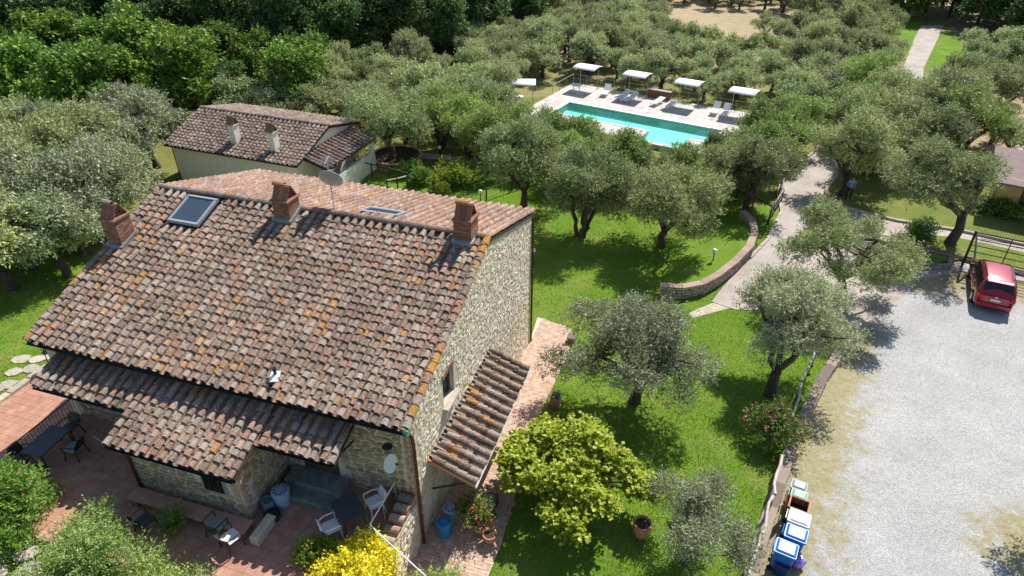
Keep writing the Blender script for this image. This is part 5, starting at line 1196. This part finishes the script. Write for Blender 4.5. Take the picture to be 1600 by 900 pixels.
tub(L(-4.12, -1.35, TZ), .22, .27, .58, 'basket_blue', 'pale blue laundry basket with slotted lid by the annex wall', True, 'basket_blue')
tub(L(-4.45, -1.65, TZ), .2, .2, .4, 'bucket_grey', 'grey bucket beside the laundry basket', False, None, 'bucket'); tub(L(-4.1, -1.95, TZ), .24, .27, .2, 'dark_plastic', 'dark green basin in front of the laundry basket', False, None, 'basin')
tub(L(.62, .55, .02), .2, .24, .62, 'bucket_blue', 'bright blue bucket at the foot of the gable wall', False, 'bucket_blue', 'bucket'); tub(L(.62, 1.2, .02), .22, .26, .62, 'bucket_grey', 'grey-green barrel with pale lid behind the blue bucket', False, 'basket_blue', 'barrel')
# drying rack under the lean-to
dr = empty('drying_rack', L(-11.2, -.9, TZ), HA + R(20), 'thin metal drying rack in the shade under the lean-to', 'drying rack')
for z_, sx in ((0, 1), (0, -1)):
    for y_ in (-.5, .5): MB().tube([(sx * .35, y_, 0), (-sx * .35, y_, .95)], .01, 4).build('leg', M_['steel'], dr)
for k in range(6): MB().tube([(-.4 + .16 * k, -.7, .96), (-.4 + .16 * k, .7, .96)], .006, 4).build('wire', M_['steel'], dr)

LEAF_CACHE = {}
def leaves(n_tw, per, lobes, LL, LW, seed, up=.5, flat=0.0, shell=.5, tw=.4):
    """leaf faces along short twigs that grow out of the lobes (x, y, z, rx, rz): diamond quads"""
    rg = np.random.default_rng(seed); lb = np.array(lobes, float); w = lb[:, 3] ** 2; w /= w.sum()
    k = rg.choice(len(lb), n_tw, p=w); d = rg.normal(size=(n_tw, 3)); d[:, 2] += .25; d /= np.linalg.norm(d, axis=1)[:, None]
    rad = rg.random(n_tw) ** shell
    base = lb[k, :3] + d * np.stack([lb[k, 3], lb[k, 3], lb[k, 4]], 1) * rad[:, None]
    td = d * .7 + rg.normal(size=(n_tw, 3)) * .35; td[:, 2] += up; td /= np.linalg.norm(td, axis=1)[:, None]
    tl = tw * rg.uniform(.5, 1.2, n_tw)
    B = np.repeat(base, per, 0); T = np.repeat(td, per, 0); tt = np.tile(np.linspace(0, 1, per), n_tw)[:, None] * np.repeat(tl, per)[:, None]
    n = len(B); p = B + T * tt
    ld = T * .5 + rg.normal(size=(n, 3)) * .6; ld[:, 2] *= (1 - flat); ld /= np.linalg.norm(ld, axis=1)[:, None]
    nr_ = rg.normal(size=(n, 3)) * (1 - flat * .75); nr_[:, 2] += .95 + flat * 1.2; sd_ = np.cross(ld, nr_); sd_ /= np.linalg.norm(sd_, axis=1)[:, None] + 1e-9
    s_ = rg.uniform(.65, 1.25, n)[:, None]; l_ = ld * LL * s_; w_ = sd_ * LW * .5 * s_
    V = np.stack([p, p + l_ * .5 + w_, p + l_, p + l_ * .5 - w_], 1).reshape(-1, 3)
    return V, np.arange(4 * n).reshape(-1, 4)
def leaf_obj_mesh(name, mat, *a, **k):
    V, F = leaves(*a, **k); me = np_mesh(name, V, F); me.materials.append(M_[mat]); return me
def pot(loc, r, h, label, filled=True, plant=None, seed=0, name='plant_pot'):
    e_ = empty(name, loc, 0, label, 'pot')
    MB().lathe([(r * .62, 0), (r * .85, h * .35), (r * .98, h * .75), (r * .92, h * .93), (r * 1.08, h * .95), (r * 1.08, h), (r * .88, h), (r * .86, h * .9), (0, h * .9)], (0, 0, 0), 22).build('pot', M_['terracotta'], e_, True)
    so = MB().lathe([(r * .87, h * .9), (r * .5, h * .935), (0, h * .94)], (0, 0, 0), 16).build('soil', M_['soil'], e_)
    if plant:
        rg = random.Random(seed); k_ = 1.0 if plant[1] else .55; lobes = [(rg.uniform(-.38, .38) * k_, rg.uniform(-.38, .38) * k_, h + rg.uniform(.1, .45) * k_, .26 * k_, .22 * k_) for _ in range(13)]
        mesh_obj('foliage', leaf_obj_mesh('foliage', plant[0], int(480 * k_ * k_), 7, lobes, .09, .05, seed, up=.3), e_)
        if plant[1]: tag(mesh_obj('flowers', leaf_obj_mesh('flowers', plant[1], 130, 4, [(l[0], l[1], l[2] + .06, .28, .24) for l in lobes], .07, .07, seed + 1, up=.4, shell=.2, tw=.1), e_), kind='stuff')
    return e_
pot((4.434, 15.08, -0.0), .30, .72, 'large empty terracotta urn with dark soil on the lawn')
pot(L(1.55, 1.15, .03), .26, .4, 'pot of red geraniums on the brick side path', True, ('shrub_leaf', 'red_flower'), 3)
pot(L(2.2, .75, .03), .24, .42, 'plain terracotta pot on the side path by the lime-green tree')
pot(L(-6.75, -3.3, TZ), .2, .25, 'planter with green leaves below the annex wall', True, ('shrub_leaf', None), 5)
# brick barbecue beside the side path
bq = empty('brick_barbecue', (1.897, 22.198, -0.469), HA, 'small dark brick barbecue at the edge of the side path', 'barbecue'); MB().bbox((0, 0, .25), (.4, .5, .5), .03).build('base', M_['brick'], bq); MB().box((0, 0, .52), (.34, .42, .04)).build('grill', M_['iron'], bq)
bq = empty('brick_block', (2.977, 27.182, -0.858), HA, 'small dark brick block near the olive at the path corner', 'block'); MB().bbox((0, 0, .16), (.36, .42, .34), .03).build('base', M_['brick'], bq); MB().bbox((0, 0, .35), (.42, .5, .05), .01).build('top', M_['stone_dark'], bq)
# globe lamps
def globe_lamp(p, h, label):
    e_ = empty('globe_lamp', p, 0, label, 'lamp', 'white globe garden lamps')
    MB().lathe([(.09, 0), (.09, .05), (.035, .08), (.03, h), (.06, h + .02), (.06, h + .07), (0, h + .07)], (0, 0, 0), 10).build('post', M_['black'], e_)
    MB().lathe([(.02, 0)] + [(.15 * math.sin(math.pi * k / 9), .15 - .15 * math.cos(math.pi * k / 9)) for k in range(1, 9)] + [(.01, .3)], (0, 0, h + .06), 16).build('globe', M_['globe'], e_, True)
def gp_(p, dz=0): return (p[0], p[1], gz(p[0], p[1]) + dz)
globe_lamp(gp_((11.764, 34.399), .3), .62, 'white globe lamp just behind the curved retaining wall'); globe_lamp(gp_((14.196, 25.129)), .8, 'white globe lamp at the upper end of the rustic pole fence')
globe_lamp(gp_((-5.674, 50.879)), .8, 'white globe lamp beside the round tree bed'); globe_lamp(gp_((-2.177, 42.951)), .7, 'white globe lamp peeping over the farmhouse roof ridge')
globe_lamp(gp_((9.116, 43.562)), .7, 'white globe lamp under the olives in front of the pool'); globe_lamp(gp_((1.256, 34.838)), .7, 'white globe lamp beside the rear corner of the gable wall')
# stepping stones
rs_ = random.Random(9)
gp2 = MB().prism([(-21.4, 22.0), (-19.2, 23.1), (-18.2, 21.4), (-18.9, 19.2), (-20.4, 19.6)], 1.9, 2.0).build('stone_path', M_['soil']); tag(gp2, kind='structure'); gp2.location.z = -1.9
def stepping(parent, pts, zoff):
    for (x_, y_, s_) in pts:
        k = 7; pl_ = [(x_ + s_ * rs_.uniform(.8, 1.1) * math.cos(2 * math.pi * i / k), y_ + .8 * s_ * rs_.uniform(.8, 1.1) * math.sin(2 * math.pi * i / k)) for i in range(k)]
        z_ = gz(x_, y_) + zoff - parent.location.z; MB().prism(pl_, z_ - .05, z_ + .05).build('slab', M_['slab'], parent)
stepping(gp2, [(p[0], p[1], r_) for p, r_ in zip(((-22.401, 24.37), (-21.447, 23.593), (-22.046, 23.327), (-21.289, 24.699), (-21.655, 22.383), (-21.054, 22.383), (-20.744, 23.021), (-20.341, 24.046), (-21.678, 24.37), (-22.02, 21.97), (-20.362, 24.605)), (.45, .42, .4, .5, .45, .4, .36, .4, .4, .45, .45))], .02)
gp3 = MB().prism([(-15, 12.2), (-14, 12.2), (-14, 13.0), (-15, 13)], 1.3, 1.4).build('stone_path', M_['soil']); tag(gp3, kind='structure')
stepping(gp3, [(-15.6, 12.9, .5), (-14.7, 12.9, .42), (-15.2, 12.2, .45), (-16.3, 12.4, .5), (-14.2, 12.3, .4), (-15.9, 11.6, .5)], .02)
# round bed under the olive by the guest house
tb = (-9.175, 51.275)
bd = MB().lathe([(2.1, 0), (2.1, .22), (1.8, .22), (1.8, .14), (0, .18)], (0, 0, 0), 28).build('tree_bed', M_['soil']); bd.location = (tb[0], tb[1], gz(*tb)); tag(bd, 'round raised soil bed under the leaning olive', 'tree bed')
rim = MB()
for k in range(30): a = 2 * math.pi * k / 30; rim.bbox((1.97 * math.cos(a), 1.97 * math.sin(a), .23), (.28, .39, .1), .01, Matrix.Rotation(a, 3, 'Z'))
rim.build('brick_rim', M_['path_brick'], bd)

# ================================================================== TREES AND SHRUBS
def limb(mb, p0, p1, r0, r1, rg, n=5, wob=.12, sag=.0):
    p0, p1 = Vector(p0), Vector(p1); pts = []
    for k in range(n):
        t = k / (n - 1); p = p0.lerp(p1, t); w = wob * (p1 - p0).length * math.sin(math.pi * t)
        pts.append(p + Vector((rg.uniform(-w, w), rg.uniform(-w, w), rg.uniform(-w, w) * .6 + sag * math.sin(math.pi * t))))
    mb.tube(pts, [r0 + (r1 - r0) * k / (n - 1) for k in range(n)], 6); return pts
def olive_proto(seed, mat, n_tw, per, LL, LW, Rr=2.6, H=4.6, fork=1.2, nl=15, trunk_r=.24, tw=.42, sparse=1.0, detail=True, nstem=1, lob=1.0, off=(0, 0)):
    rg = random.Random(seed); lobes = []
    nmain = 4 if nl > 9 else 3; mains = []
    for k in range(nmain):
        a = 2 * math.pi * (k + rg.uniform(-.25, .25)) / nmain; rad = Rr * rg.uniform(.35, .55); mains.append((rad * math.cos(a) + off[0] * .6, rad * math.sin(a) + off[1] * .6, fork + (H - fork) * rg.uniform(.40, .55)))
    for k in range(nl):
        m = mains[k % nmain]; q = rg.uniform(.45, 1.0); a = rg.uniform(0, 2 * math.pi); rad = Rr * .68 * math.sqrt(rg.random()) * sparse + .15
        x_, y_ = m[0] * .55 + rad * math.cos(a) * .85, m[1] * .55 + rad * math.sin(a) * .85; dd = math.hypot(x_, y_) / Rr
        z_ = fork + .5 + (H - fork - 1.0) * (rg.uniform(.2, 1.0) * (1 - .5 * dd * dd))
        lobes.append((x_ + off[0] * .67, y_ + off[1] * .67, z_, Rr * rg.uniform(.24, .38) * lob, Rr * rg.uniform(.2, .32) * lob))
    mb = MB()
    if nstem == 1:
        pts = [(0, 0, -.15), (rg.uniform(-.05, .05), rg.uniform(-.05, .05), .15), (rg.uniform(-.12, .12), rg.uniform(-.12, .12), fork * .6), (rg.uniform(-.15, .15), rg.uniform(-.15, .15), fork)]
        mb.tube(pts, [trunk_r * 1.5, trunk_r * 1.1, trunk_r * .9, trunk_r * .85], 9); fp = [pts[-1]] * nmain
    else:
        fp = []
        for k in range(nmain):
            a = 2 * math.pi * k / nmain; q = (mains[k][0] * .35, mains[k][1] * .35, fork)
            limb(mb, (.15 * math.cos(a), .15 * math.sin(a), -.1), q, trunk_r * .7, trunk_r * .5, rg); fp.append(q)
    for k, m in enumerate(mains):
        limb(mb, fp[k], m, trunk_r * .62, trunk_r * .36, rg)
        for j, lb in enumerate(lobes):
            if j % nmain == k: limb(mb, m, lb[:3], trunk_r * .32, trunk_r * .08, rg, 4, .15)
    tm = bpy.data.meshes.new('trunk'); tm.from_pydata(mb.v, [], mb.f); tm.polygons.foreach_set('use_smooth', [True] * len(tm.polygons)); tm.materials.append(M_['bark'])
    return tm, leaf_obj_mesh('crown', mat, n_tw, per, lobes, LL, LW, seed, up=.45, tw=tw)
def tree(proto, loc, rz, s, label, group=None, name='olive_tree', cat='olive tree', sz=None):
    e_ = empty(name, loc, rz, label, cat, group); e_.scale = (s, s, sz or s)
    mesh_obj('trunk', proto[0], e_); mesh_obj('crown', proto[1], e_); return e_
OCC = []
def near(p, seed, label, mat='olive_leaf', Rr=2.7, H=4.8, n=2600, per=9, LL=.13, LW=.042, dz=0, **k):
    pr_ = olive_proto(seed, mat, n, per, LL, LW, Rr, H, **k); OCC.append((p[0], p[1], Rr)); return tree(pr_, (p[0], p[1], gz(p[0], p[1]) + dz), 0, 1, label)
near((11.447, 22.891), 101, 'olive with forked trunk on the lawn beside the kerb wall and rustic fence', 'olive_grey', 3.1, 5.1, 4800, fork=1.5, sparse=1.1, nl=28, lob=.66, off=(1.3, 1.6))
near((5.385, 22.38), 102, 'grey-leaved olive with bare twisted limbs between side path and lawn', 'olive_grey', 3.2, 5.2, 5400, fork=.9, sparse=1.15, nl=34, lob=.68, off=(-.5, .1))
near((9.262, 37.0), 103, 'round olive with thick trunk in the middle of the upper lawn', 'olive_leaf', 3.6, 5.6, 5200, LL=.16, LW=.055, dz=.05, nl=34, lob=.78, fork=1.0)
near((4.406, 38.325), 104, 'many-stemmed olive just behind the farmhouse gable', 'olive_leaf', 3.1, 6.3, 4900, LL=.16, LW=.055, nstem=3, fork=1.1, nl=34, lob=.8)
near((17.908, 31.277), 105, 'open-crowned olive standing on the concrete between drive and gravel', 'olive_leaf', 3.7, 5.3, 5200, LL=.15, LW=.05, sparse=1.12, nl=28, lob=.64)
near((27.189, 37.0), 106, 'large leaning olive on the planted island by the gate', 'olive_leaf', 3.5, 6.9, 4000, LL=.17, LW=.055, dz=.15, fork=1.8, nl=26, trunk_r=.3, lob=.8, off=(-1.6, .3))
near((23.512, 44.398), 107, 'olive shading the standing person beside the drive', 'olive_leaf', 3.3, 6.2, 3400, LL=.17, LW=.06, nl=26, lob=.76)
near((-9.505, 50.748), 108, 'leaning olive in the round bed by the guest house', 'olive_leaf', 3.5, 5.6, 2900, LL=.18, LW=.06, trunk_r=.28, dz=.15)
near((0.794, 42.551), 109, 'dark-trunked olive behind the farmhouse roof near the sloping handrail', 'olive_leaf', 3.3, 6.4, 4700, LL=.17, LW=.06, fork=1.1, nl=34, lob=.8)
near((15.92, 41.767), 110, 'olive leaning by the rail fence at the left of the drive', 'olive_leaf', 3.2, 5.2, 4200, LL=.17, LW=.06, nl=32, lob=.78, fork=1.0)
near((5.734, 14.03), 111, 'small sparse olive in the lawn near the urn', 'olive_grey', 2.1, 3.0, 2500, per=8, LL=.11, LW=.03, fork=.8, trunk_r=.1, sparse=1.15, nl=11, lob=.8)
near(L(-7.9, -5.5)[:2], 112, 'left one of two low olives before the terrace', 'olive_green', 1.75, 2.3, 2100, per=8, LL=.11, LW=.032, fork=.6, trunk_r=.11, nl=14)
near(L(-5.95, -5.1)[:2], 113, 'right one of two low olives before the terrace', 'olive_green', 1.7, 2.2, 1900, per=8, LL=.11, LW=.032, fork=.6, trunk_r=.11, nl=10, dz=.4)
near(L(1.6, -2.5)[:2], 114, 'small olive top at the bottom edge beside the side path', 'olive_green', 1.1, 1.9, 900, per=8, LL=.1, LW=.032, fork=.5, trunk_r=.08, nl=8)
# middle-distance trees share four grown shapes
MID = [olive_proto(200 + k, ('olive_leaf', 'olive_green', 'olive_leaf', 'olive_green', 'olive_grey')[k], 2500, 8, .19, .07, 2.8, 5.2, fork=1.1, nl=32, lob=.74, nstem=1 + 2 * (k % 2)) for k in range(5)]
rt = random.Random(77)
def mid(p, s, label, group, k=None, sz=None):
    OCC.append((p[0], p[1], 2.4 * s)); return tree(MID[rt.randrange(5) if k is None else k], (p[0], p[1], gz(p[0], p[1]) - .05), rt.uniform(0, 6.28), s * rt.uniform(.93, 1.07), label, group, sz=sz)
for p in ((-5.772, 53.186), (-3.32, 51.408), (-1.481, 49.22), (-5.564, 57.21), (-2.449, 55.665), (0.0, 52.767), (1.876, 49.22), (4.028, 46.712), (6.289, 45.258), (7.856, 45.921), (9.803, 45.258), (11.926, 45.698), (13.77, 44.825), (15.933, 45.698), (18.491, 47.058), (16.189, 49.22), (21.249, 50.489), (23.088, 53.186), (20.175, 51.408), (5.676, 49.22), (3.135, 50.748)):
    mid(p, (rt.uniform(.58, .68) if p[0] > 8 else rt.uniform(.72, .84)) if p[0] > 2.5 and p[0] < 16.5 else rt.uniform(.8, .98), 'olive in the row between upper lawn and pool', 'olives between the lawn and the pool', rt.choice((1, 3, 1, 0)))
for p in ((26.715, 48.0), (29.218, 49.22), (28.598, 53.186), (31.751, 53.753), (31.587, 49.22), (35.032, 53.753), (35.17, 51.275), (33.587, 54.041), (39.143, 59.663), (32.931, 58.662), (29.82, 58.01), (32.749, 63.584), (42.764, 64.151)):
    mid(p, rt.uniform(.9, 1.15), 'olive in the cluster between the drive and the ochre outbuilding', 'olives right of the drive', rt.choice((0, 2, 1)))
for p in ((-25.076, 37.79), (-25.142, 32.727), (-27.263, 31.24), (-27.712, 33.668), (-25.898, 35.747), (-26.045, 40.318), (-31.967, 37.973), (-29.856, 40.318), (-35.155, 43.769), (-34.136, 45.921), (-30.295, 44.825), (-27.719, 45.698), (-27.392, 49.22), (-32.081, 49.22), (-35.895, 50.748), (-38.929, 50.748), (-30.188, 52.08), (-35.667, 41.766), (-29.929, 33.668)):
    mid(p, rt.uniform(.95, 1.2), 'silvery olive on the slope left of the farmhouse', 'olives left of the farmhouse', rt.choice((2, 4, 0, 4)))
DECKP = [Pw(DX0 - 2.2, DY0 - .5)[:2], Pw(DX1 + 1.5, DY0 - .5)[:2], Pw(DX1 + 1.5, DY1 + 1.0)[:2], Pw(DX0 - 2.2, DY1 + 1.0)[:2]]
POOLVIEW = [Pw(-5, DY1 + .6)[:2], Pw(18, DY1 + .6)[:2], (19.5, 51), (3, 55), (-1.5, 60)]
WHOUSE = [(-29, 45), (-12, 39), (-8, 50), (-24, 57)]
OBP = [(30, 38), (44, 32), (48, 40), (36, 48)]
ROADVIEW = [(33.348, 59.326), (36.671, 59.326), (49.053, 78.884), (59.897, 98.492), (55.493, 98.492), (42.367, 76.264)]
CLEAR = [(c[0], c[1], r_) for c, r_ in zip(((24.928, 106.106), (26.24, 97.705), (31.05, 97.705), (26.46, 89.06), (39.988, 96.546), (40.796, 81.661), (61.063, 92.849), (45.556, 69.226), (-22.299, 87.748), (-26.549, 80.252), (-20.978, 91.093), (35.011, 105.209), (22.282, 88.4), (26.68, 83.409)), (5.5, 4.2, 5.5, 4.0, 2.8, 3.2, 2.5, 3.0, 4.0, 3.0, 4.0, 4.0, 3.4, 3.0))]
def free(x_, y_, r_):
    for q in (DECKP, POOLVIEW, ROADVIEW, WHOUSE, OBP, FARROAD, SIDEROAD, DRIVE):
        if pip(q, [x_, x_ + r_, x_ - r_, x_, x_], [y_, y_, y_, y_ + r_, y_ - r_]).any(): return False
    return all((x_ - c[0]) ** 2 + (y_ - c[1]) ** 2 > c[2] ** 2 for c in CLEAR) and all((x_ - c[0]) ** 2 + (y_ - c[1]) ** 2 > (c[2] * .62 + r_ * .6) ** 2 for c in OCC)
def inview(x_, y_, m=6): w = .8387 * y_ + .5446 * 20.9; return abs(x_) / w * 1067 < 800 + 1067 * m / w
FAR = [olive_proto(300 + k, ('olive_far', 'olive_leaf', 'olive_far', 'olive_far')[k], 1050, 8, .23, .085, 2.7, 4.3, fork=1.1, nl=18, tw=.45, lob=.74) for k in range(4)]
cnt = 0; spots = []
yy = 51.0
while yy < 135:
    xx = -70.0 + rt.uniform(0, 2)
    while xx < 100:
        x_, y_ = xx + rt.uniform(-.9, .9), yy + rt.uniform(-.9, .9); xx += 3.8
        right = x_ > -6 + (y_ - 60) * .05
        if not inview(x_, y_): continue
        if right and y_ < 58 and x_ < 24: continue
        if (not right) and y_ > (54 if x_ < -24 else 74): continue
        if right and x_ > 52 and y_ > 84: continue
        if right and x_ < 4 and y_ > 88: continue
        if free(x_, y_, 1.5): spots.append((x_, y_))
    yy += 3.7
spots.sort(key=lambda p: p[1])
for i, (x_, y_) in enumerate(spots[:285]):
    lb, gr = ('small olive in the dense grove beyond the pool', 'olives in the grove beyond the pool') if x_ > -6 else ('olive in the grove behind the guest house', 'olives behind the guest house')
    s_ = rt.uniform(.68, 1.08); tree(FAR[rt.randrange(4)], (x_, y_, gz(x_, y_) - .1), rt.uniform(0, 6.28), s_, lb, gr, sz=s_ * rt.uniform(.9, 1.15))
if len(spots) > 285:
    ro = None
    for (x_, y_) in spots[285:]:
        e_ = bpy.data.objects.new('grove', FAR[rt.randrange(4)][1]); COL.objects.link(e_); e_.location = (x_, y_, gz(x_, y_)); e_.rotation_euler = (0, 0, rt.uniform(0, 6)); tag(e_, 'olive at the far edge of the grove', 'olive tree', 'farthest olives of the grove')
# broadleaf trees of the wood
def broad_proto(seed, mat, Rr, H, n_tw, LL, LW, nl=26, flat=.2):
    rg = random.Random(seed); lobes = []
    for k in range(nl):
        a = rg.uniform(0, 6.28); t = rg.uniform(.0, 1.0); rad = Rr * .95 * math.sqrt(rg.random()) * (1 - .5 * t); lobes.append((rad * math.cos(a) * 1.15, rad * math.sin(a), H * (.2 + .62 * t + rg.uniform(-.06, .06)), Rr * rg.uniform(.2, .32), Rr * rg.uniform(.15, .25)))
    mb = MB(); mb.tube([(0, 0, -.2), (.05, .1, H * .25), (-.1, 0, H * .5), (0, .1, H * .8)], [.26, .2, .14, .05], 8)
    for lb in lobes[::2]: limb(mb, (0, 0, lb[2] * .55), lb[:3], .09, .02, rg, 4, .1)
    tm = bpy.data.meshes.new('trunk'); tm.from_pydata(mb.v, [], mb.f); tm.materials.append(M_['bark'])
    return tm, leaf_obj_mesh('crown', mat, n_tw, 8, lobes, LL, LW, seed, up=.15, flat=flat, tw=.7)
BR = [broad_proto(400 + k, 'broad_leaf', 3.3, 7.4, 1500, .34, .2, 24) for k in range(3)]; DK = [broad_proto(420 + k, 'forest_leaf', 4.0, 10.0, 1500, .36, .21, 26) for k in range(3)]
yy = 56.0
while yy < 118:
    xx = -100.0
    while xx < 100:
        x_, y_ = xx + rt.uniform(-1.2, 1.2), yy + rt.uniform(-1.2, 1.2); xx += 5.4
        left = x_ < -4 + min(9, max(0, y_ - 84) * .7)
        rightw = x_ > 55 + (y_ - 95) * .15 and y_ > 86
        if not (left or rightw) or not inview(x_, y_, 8): continue
        if left and y_ < 56: continue
        if left and x_ > -19 and y_ < 77: continue
        if not free(x_, y_, 1.6): continue
        bright = (left and x_ < -18 and y_ < 73) or (rightw and rt.random() < .35)
        dk_ = bright and rt.random() < .22; pr_ = rt.choice(DK) if dk_ or not bright else rt.choice(BR); s_ = rt.uniform(.55, .8) if dk_ else rt.uniform(.8, 1.2) if bright else rt.uniform(.8, 1.15); bright = bright and not dk_; OCC.append((x_, y_, 2.4))
        if bright: tree(pr_, (x_, y_, gz(x_, y_)), rt.uniform(0, 6.28), s_, 'bright green broadleaf tree at the edge of the wood', 'bright trees at the wood edge', 'broadleaf_tree', 'tree')
        else: tree(pr_, (x_, y_, gz(x_, y_)), rt.uniform(0, 6.28), s_, 'dark broadleaf tree deep in the wood', 'dark trees of the wood', 'broadleaf_tree', 'tree')
    yy += 5.2
# bright-leaved shrubs and single trees
def shrub(p, lobes, mat, n_tw, per, LL, LW, label, seed, cat='shrub', name='shrub', flower=None, stem=.05, flat=0.0, up=.4, tw=.3, dz=0, shell=.5, trunk_h=None):
    e_ = empty(name, (p[0], p[1], gz(p[0], p[1]) + dz), 0, label, cat); rg = random.Random(seed); mb = MB()
    th = trunk_h or 0.0
    if th: mb.tube([(0, 0, -.1), (.04, .03, th * .5), (0, 0, th)], [stem * 1.3, stem, stem * .85], 8)
    for lb in lobes: limb(mb, (0, 0, th or -.05), lb[:3], stem * .6, stem * .15, rg, 4, .1)
    mb.build('trunk' if th else 'stems', M_['bark_pale' if th else 'bark'], e_); mesh_obj('crown', leaf_obj_mesh('crown', mat, n_tw, per, lobes, LL, LW, seed, up=up, flat=flat, tw=tw, shell=shell), e_)
    if flower: mesh_obj('flowers', leaf_obj_mesh('flowers', flower[0], flower[1], 5, [(l[0], l[1], l[2] + .04, l[3] * 1.04, l[4] * 1.06) for l in lobes], flower[2], flower[2], seed + 9, up=.2, shell=.08, tw=.08), e_)['kind'] = 'stuff'
    return e_
rg = random.Random(31)
ml = []
for k in range(38):
    a = rg.uniform(0, 6.28); rad = 2.45 * math.sqrt(rg.random()); ml.append((rad * math.cos(a), rad * math.sin(a), 1.05 + 1.75 * (1 - (rad / 2.7) ** 2) * rg.uniform(.3, 1), rg.uniform(.32, .5), rg.uniform(.16, .24)))
shrub((2.173, 16.676), ml, 'maple_leaf', 2500, 9, .15, .13, 'lime-green spreading tree between side path and lawn', 32, 'tree', 'garden_tree', None, .11, .55, .05, .35, trunk_h=.9)
shrub((-4.61, 12.381), [(rg.uniform(-1.05, .95), rg.uniform(-.8, .7), rg.uniform(.8, 1.55), .42, .36) for _ in range(20)], 'yellow_leaf', 2400, 7, .10, .065, 'bright yellow-leaved bush at the bottom below the terrace', 33, dz=1.0)
shrub((-5.827, 12.747), [(rg.uniform(-.35, .35), rg.uniform(-.3, .3), rg.uniform(.5, 1.0), .32, .3) for _ in range(6)], 'lime_leaf', 500, 7, .10, .06, 'small green bush touching the yellow bush on its left', 34, dz=1.3)
shrub((10.478, 19.693), [(rg.uniform(-.9, .8), rg.uniform(-.7, .7), rg.uniform(.4, 1.5), .42, .38) for _ in range(16)], 'shrub_leaf', 900, 7, .10, .05, 'pink-flowered rose bush by the kerb wall', 35, 'bush', 'rose_bush', ('pink_flower', 150, .09))
shrub((-15.464, 13.927), [(rg.uniform(-1.3, .55), rg.uniform(-1.0, 1.3), rg.uniform(.3, 2.2), .5, .45) for _ in range(34)], 'shrub_leaf', 3800, 7, .15, .04, 'tall oleander with pink flowers at the left edge', 36, 'bush', 'oleander_bush', ('pink_flower', 90, .08), up=.6, dz=.3)
for p, mt, sc, lb in (((-3.834, 45.921), 'lime_leaf', 1.5, 'yellow-green bush behind the farmhouse roof'), ((-6.243, 46.598), 'shrub_leaf', 1.0, 'dark green low shrub beside the guest house fence'), ((-5.049, 44.825), 'lime_leaf', .9, 'low olive-coloured shrub just over the farmhouse eave'), ((-7.502, 48.0), 'shrub_leaf', .8, 'small shrub left of the dark green shrub by the fence'), ((25.613, 37.987), 'forest_leaf', 1.0, 'dark juniper mound on the planted island'), ((33.032, 41.005), 'broad_leaf', .8, 'green bush against the ochre outbuilding'), ((32.188, 41.767), 'shrub_leaf', .7, 'smaller bush left of the green one by the outbuilding'), ((49.382, 71.905), 'lime_leaf', 1.2, 'rust-green round bush beside the far road'), ((12.08, 40.355), 'shrub_leaf', .6, 'low shrub behind the round lawn olive')):
    shrub(p, [(rg.uniform(-.8, .8) * sc, rg.uniform(-.8, .8) * sc, rg.uniform(.25, .95) * sc, .45 * sc, .38 * sc) for _ in range(10)], mt, 700, 7, .15, .07, lb, rg.randrange(999), 'shrub')
# tree at the right edge of the gravel, mostly outside the frame
shrub((18.35, 14.6), [(rg.uniform(-.9, 1.4), rg.uniform(-1.6, 1.6), rg.uniform(.9, 3.1), .6, .5) for _ in range(20)], 'olive_green', 2000, 8, .12, .045, 'bushy green tree cut by the right edge of the gravel', 41, 'tree', 'garden_tree', None, .12, trunk_h=.8)
# trees of the smaller groups are told apart by their place, counted along the picture from the left
ORD = ['leftmost', 'second', 'third', 'fourth', 'fifth', 'sixth', 'seventh', 'eighth', 'ninth', 'tenth', 'eleventh', 'twelfth', 'thirteenth', 'fourteenth', 'fifteenth', 'sixteenth', 'seventeenth', 'eighteenth', 'nineteenth', 'twentieth', 'twenty-first', 'twenty-second', 'twenty-third', 'twenty-fourth', 'twenty-fifth', 'twenty-sixth', 'twenty-seventh', 'twenty-eighth']
for g_, txt in (('olives between the lawn and the pool', 'among the olives between upper lawn and pool'), ('olives right of the drive', 'in the olive cluster between drive and outbuilding'), ('olives left of the farmhouse', 'among the silvery olives left of the farmhouse'), ('olives behind the guest house', 'among the grove olives behind the guest house')):
    ts_ = sorted([o for o in COL.objects if o.parent is None and o.get('group') == g_], key=lambda o: o.location.x / (.8387 * o.location.y + 11.4))
    for k, o in enumerate(ts_):
        if k < len(ORD): o['label'] = (ORD[k] + ' olive ' if k == 0 else ORD[k] + ' olive from the left ') + txt
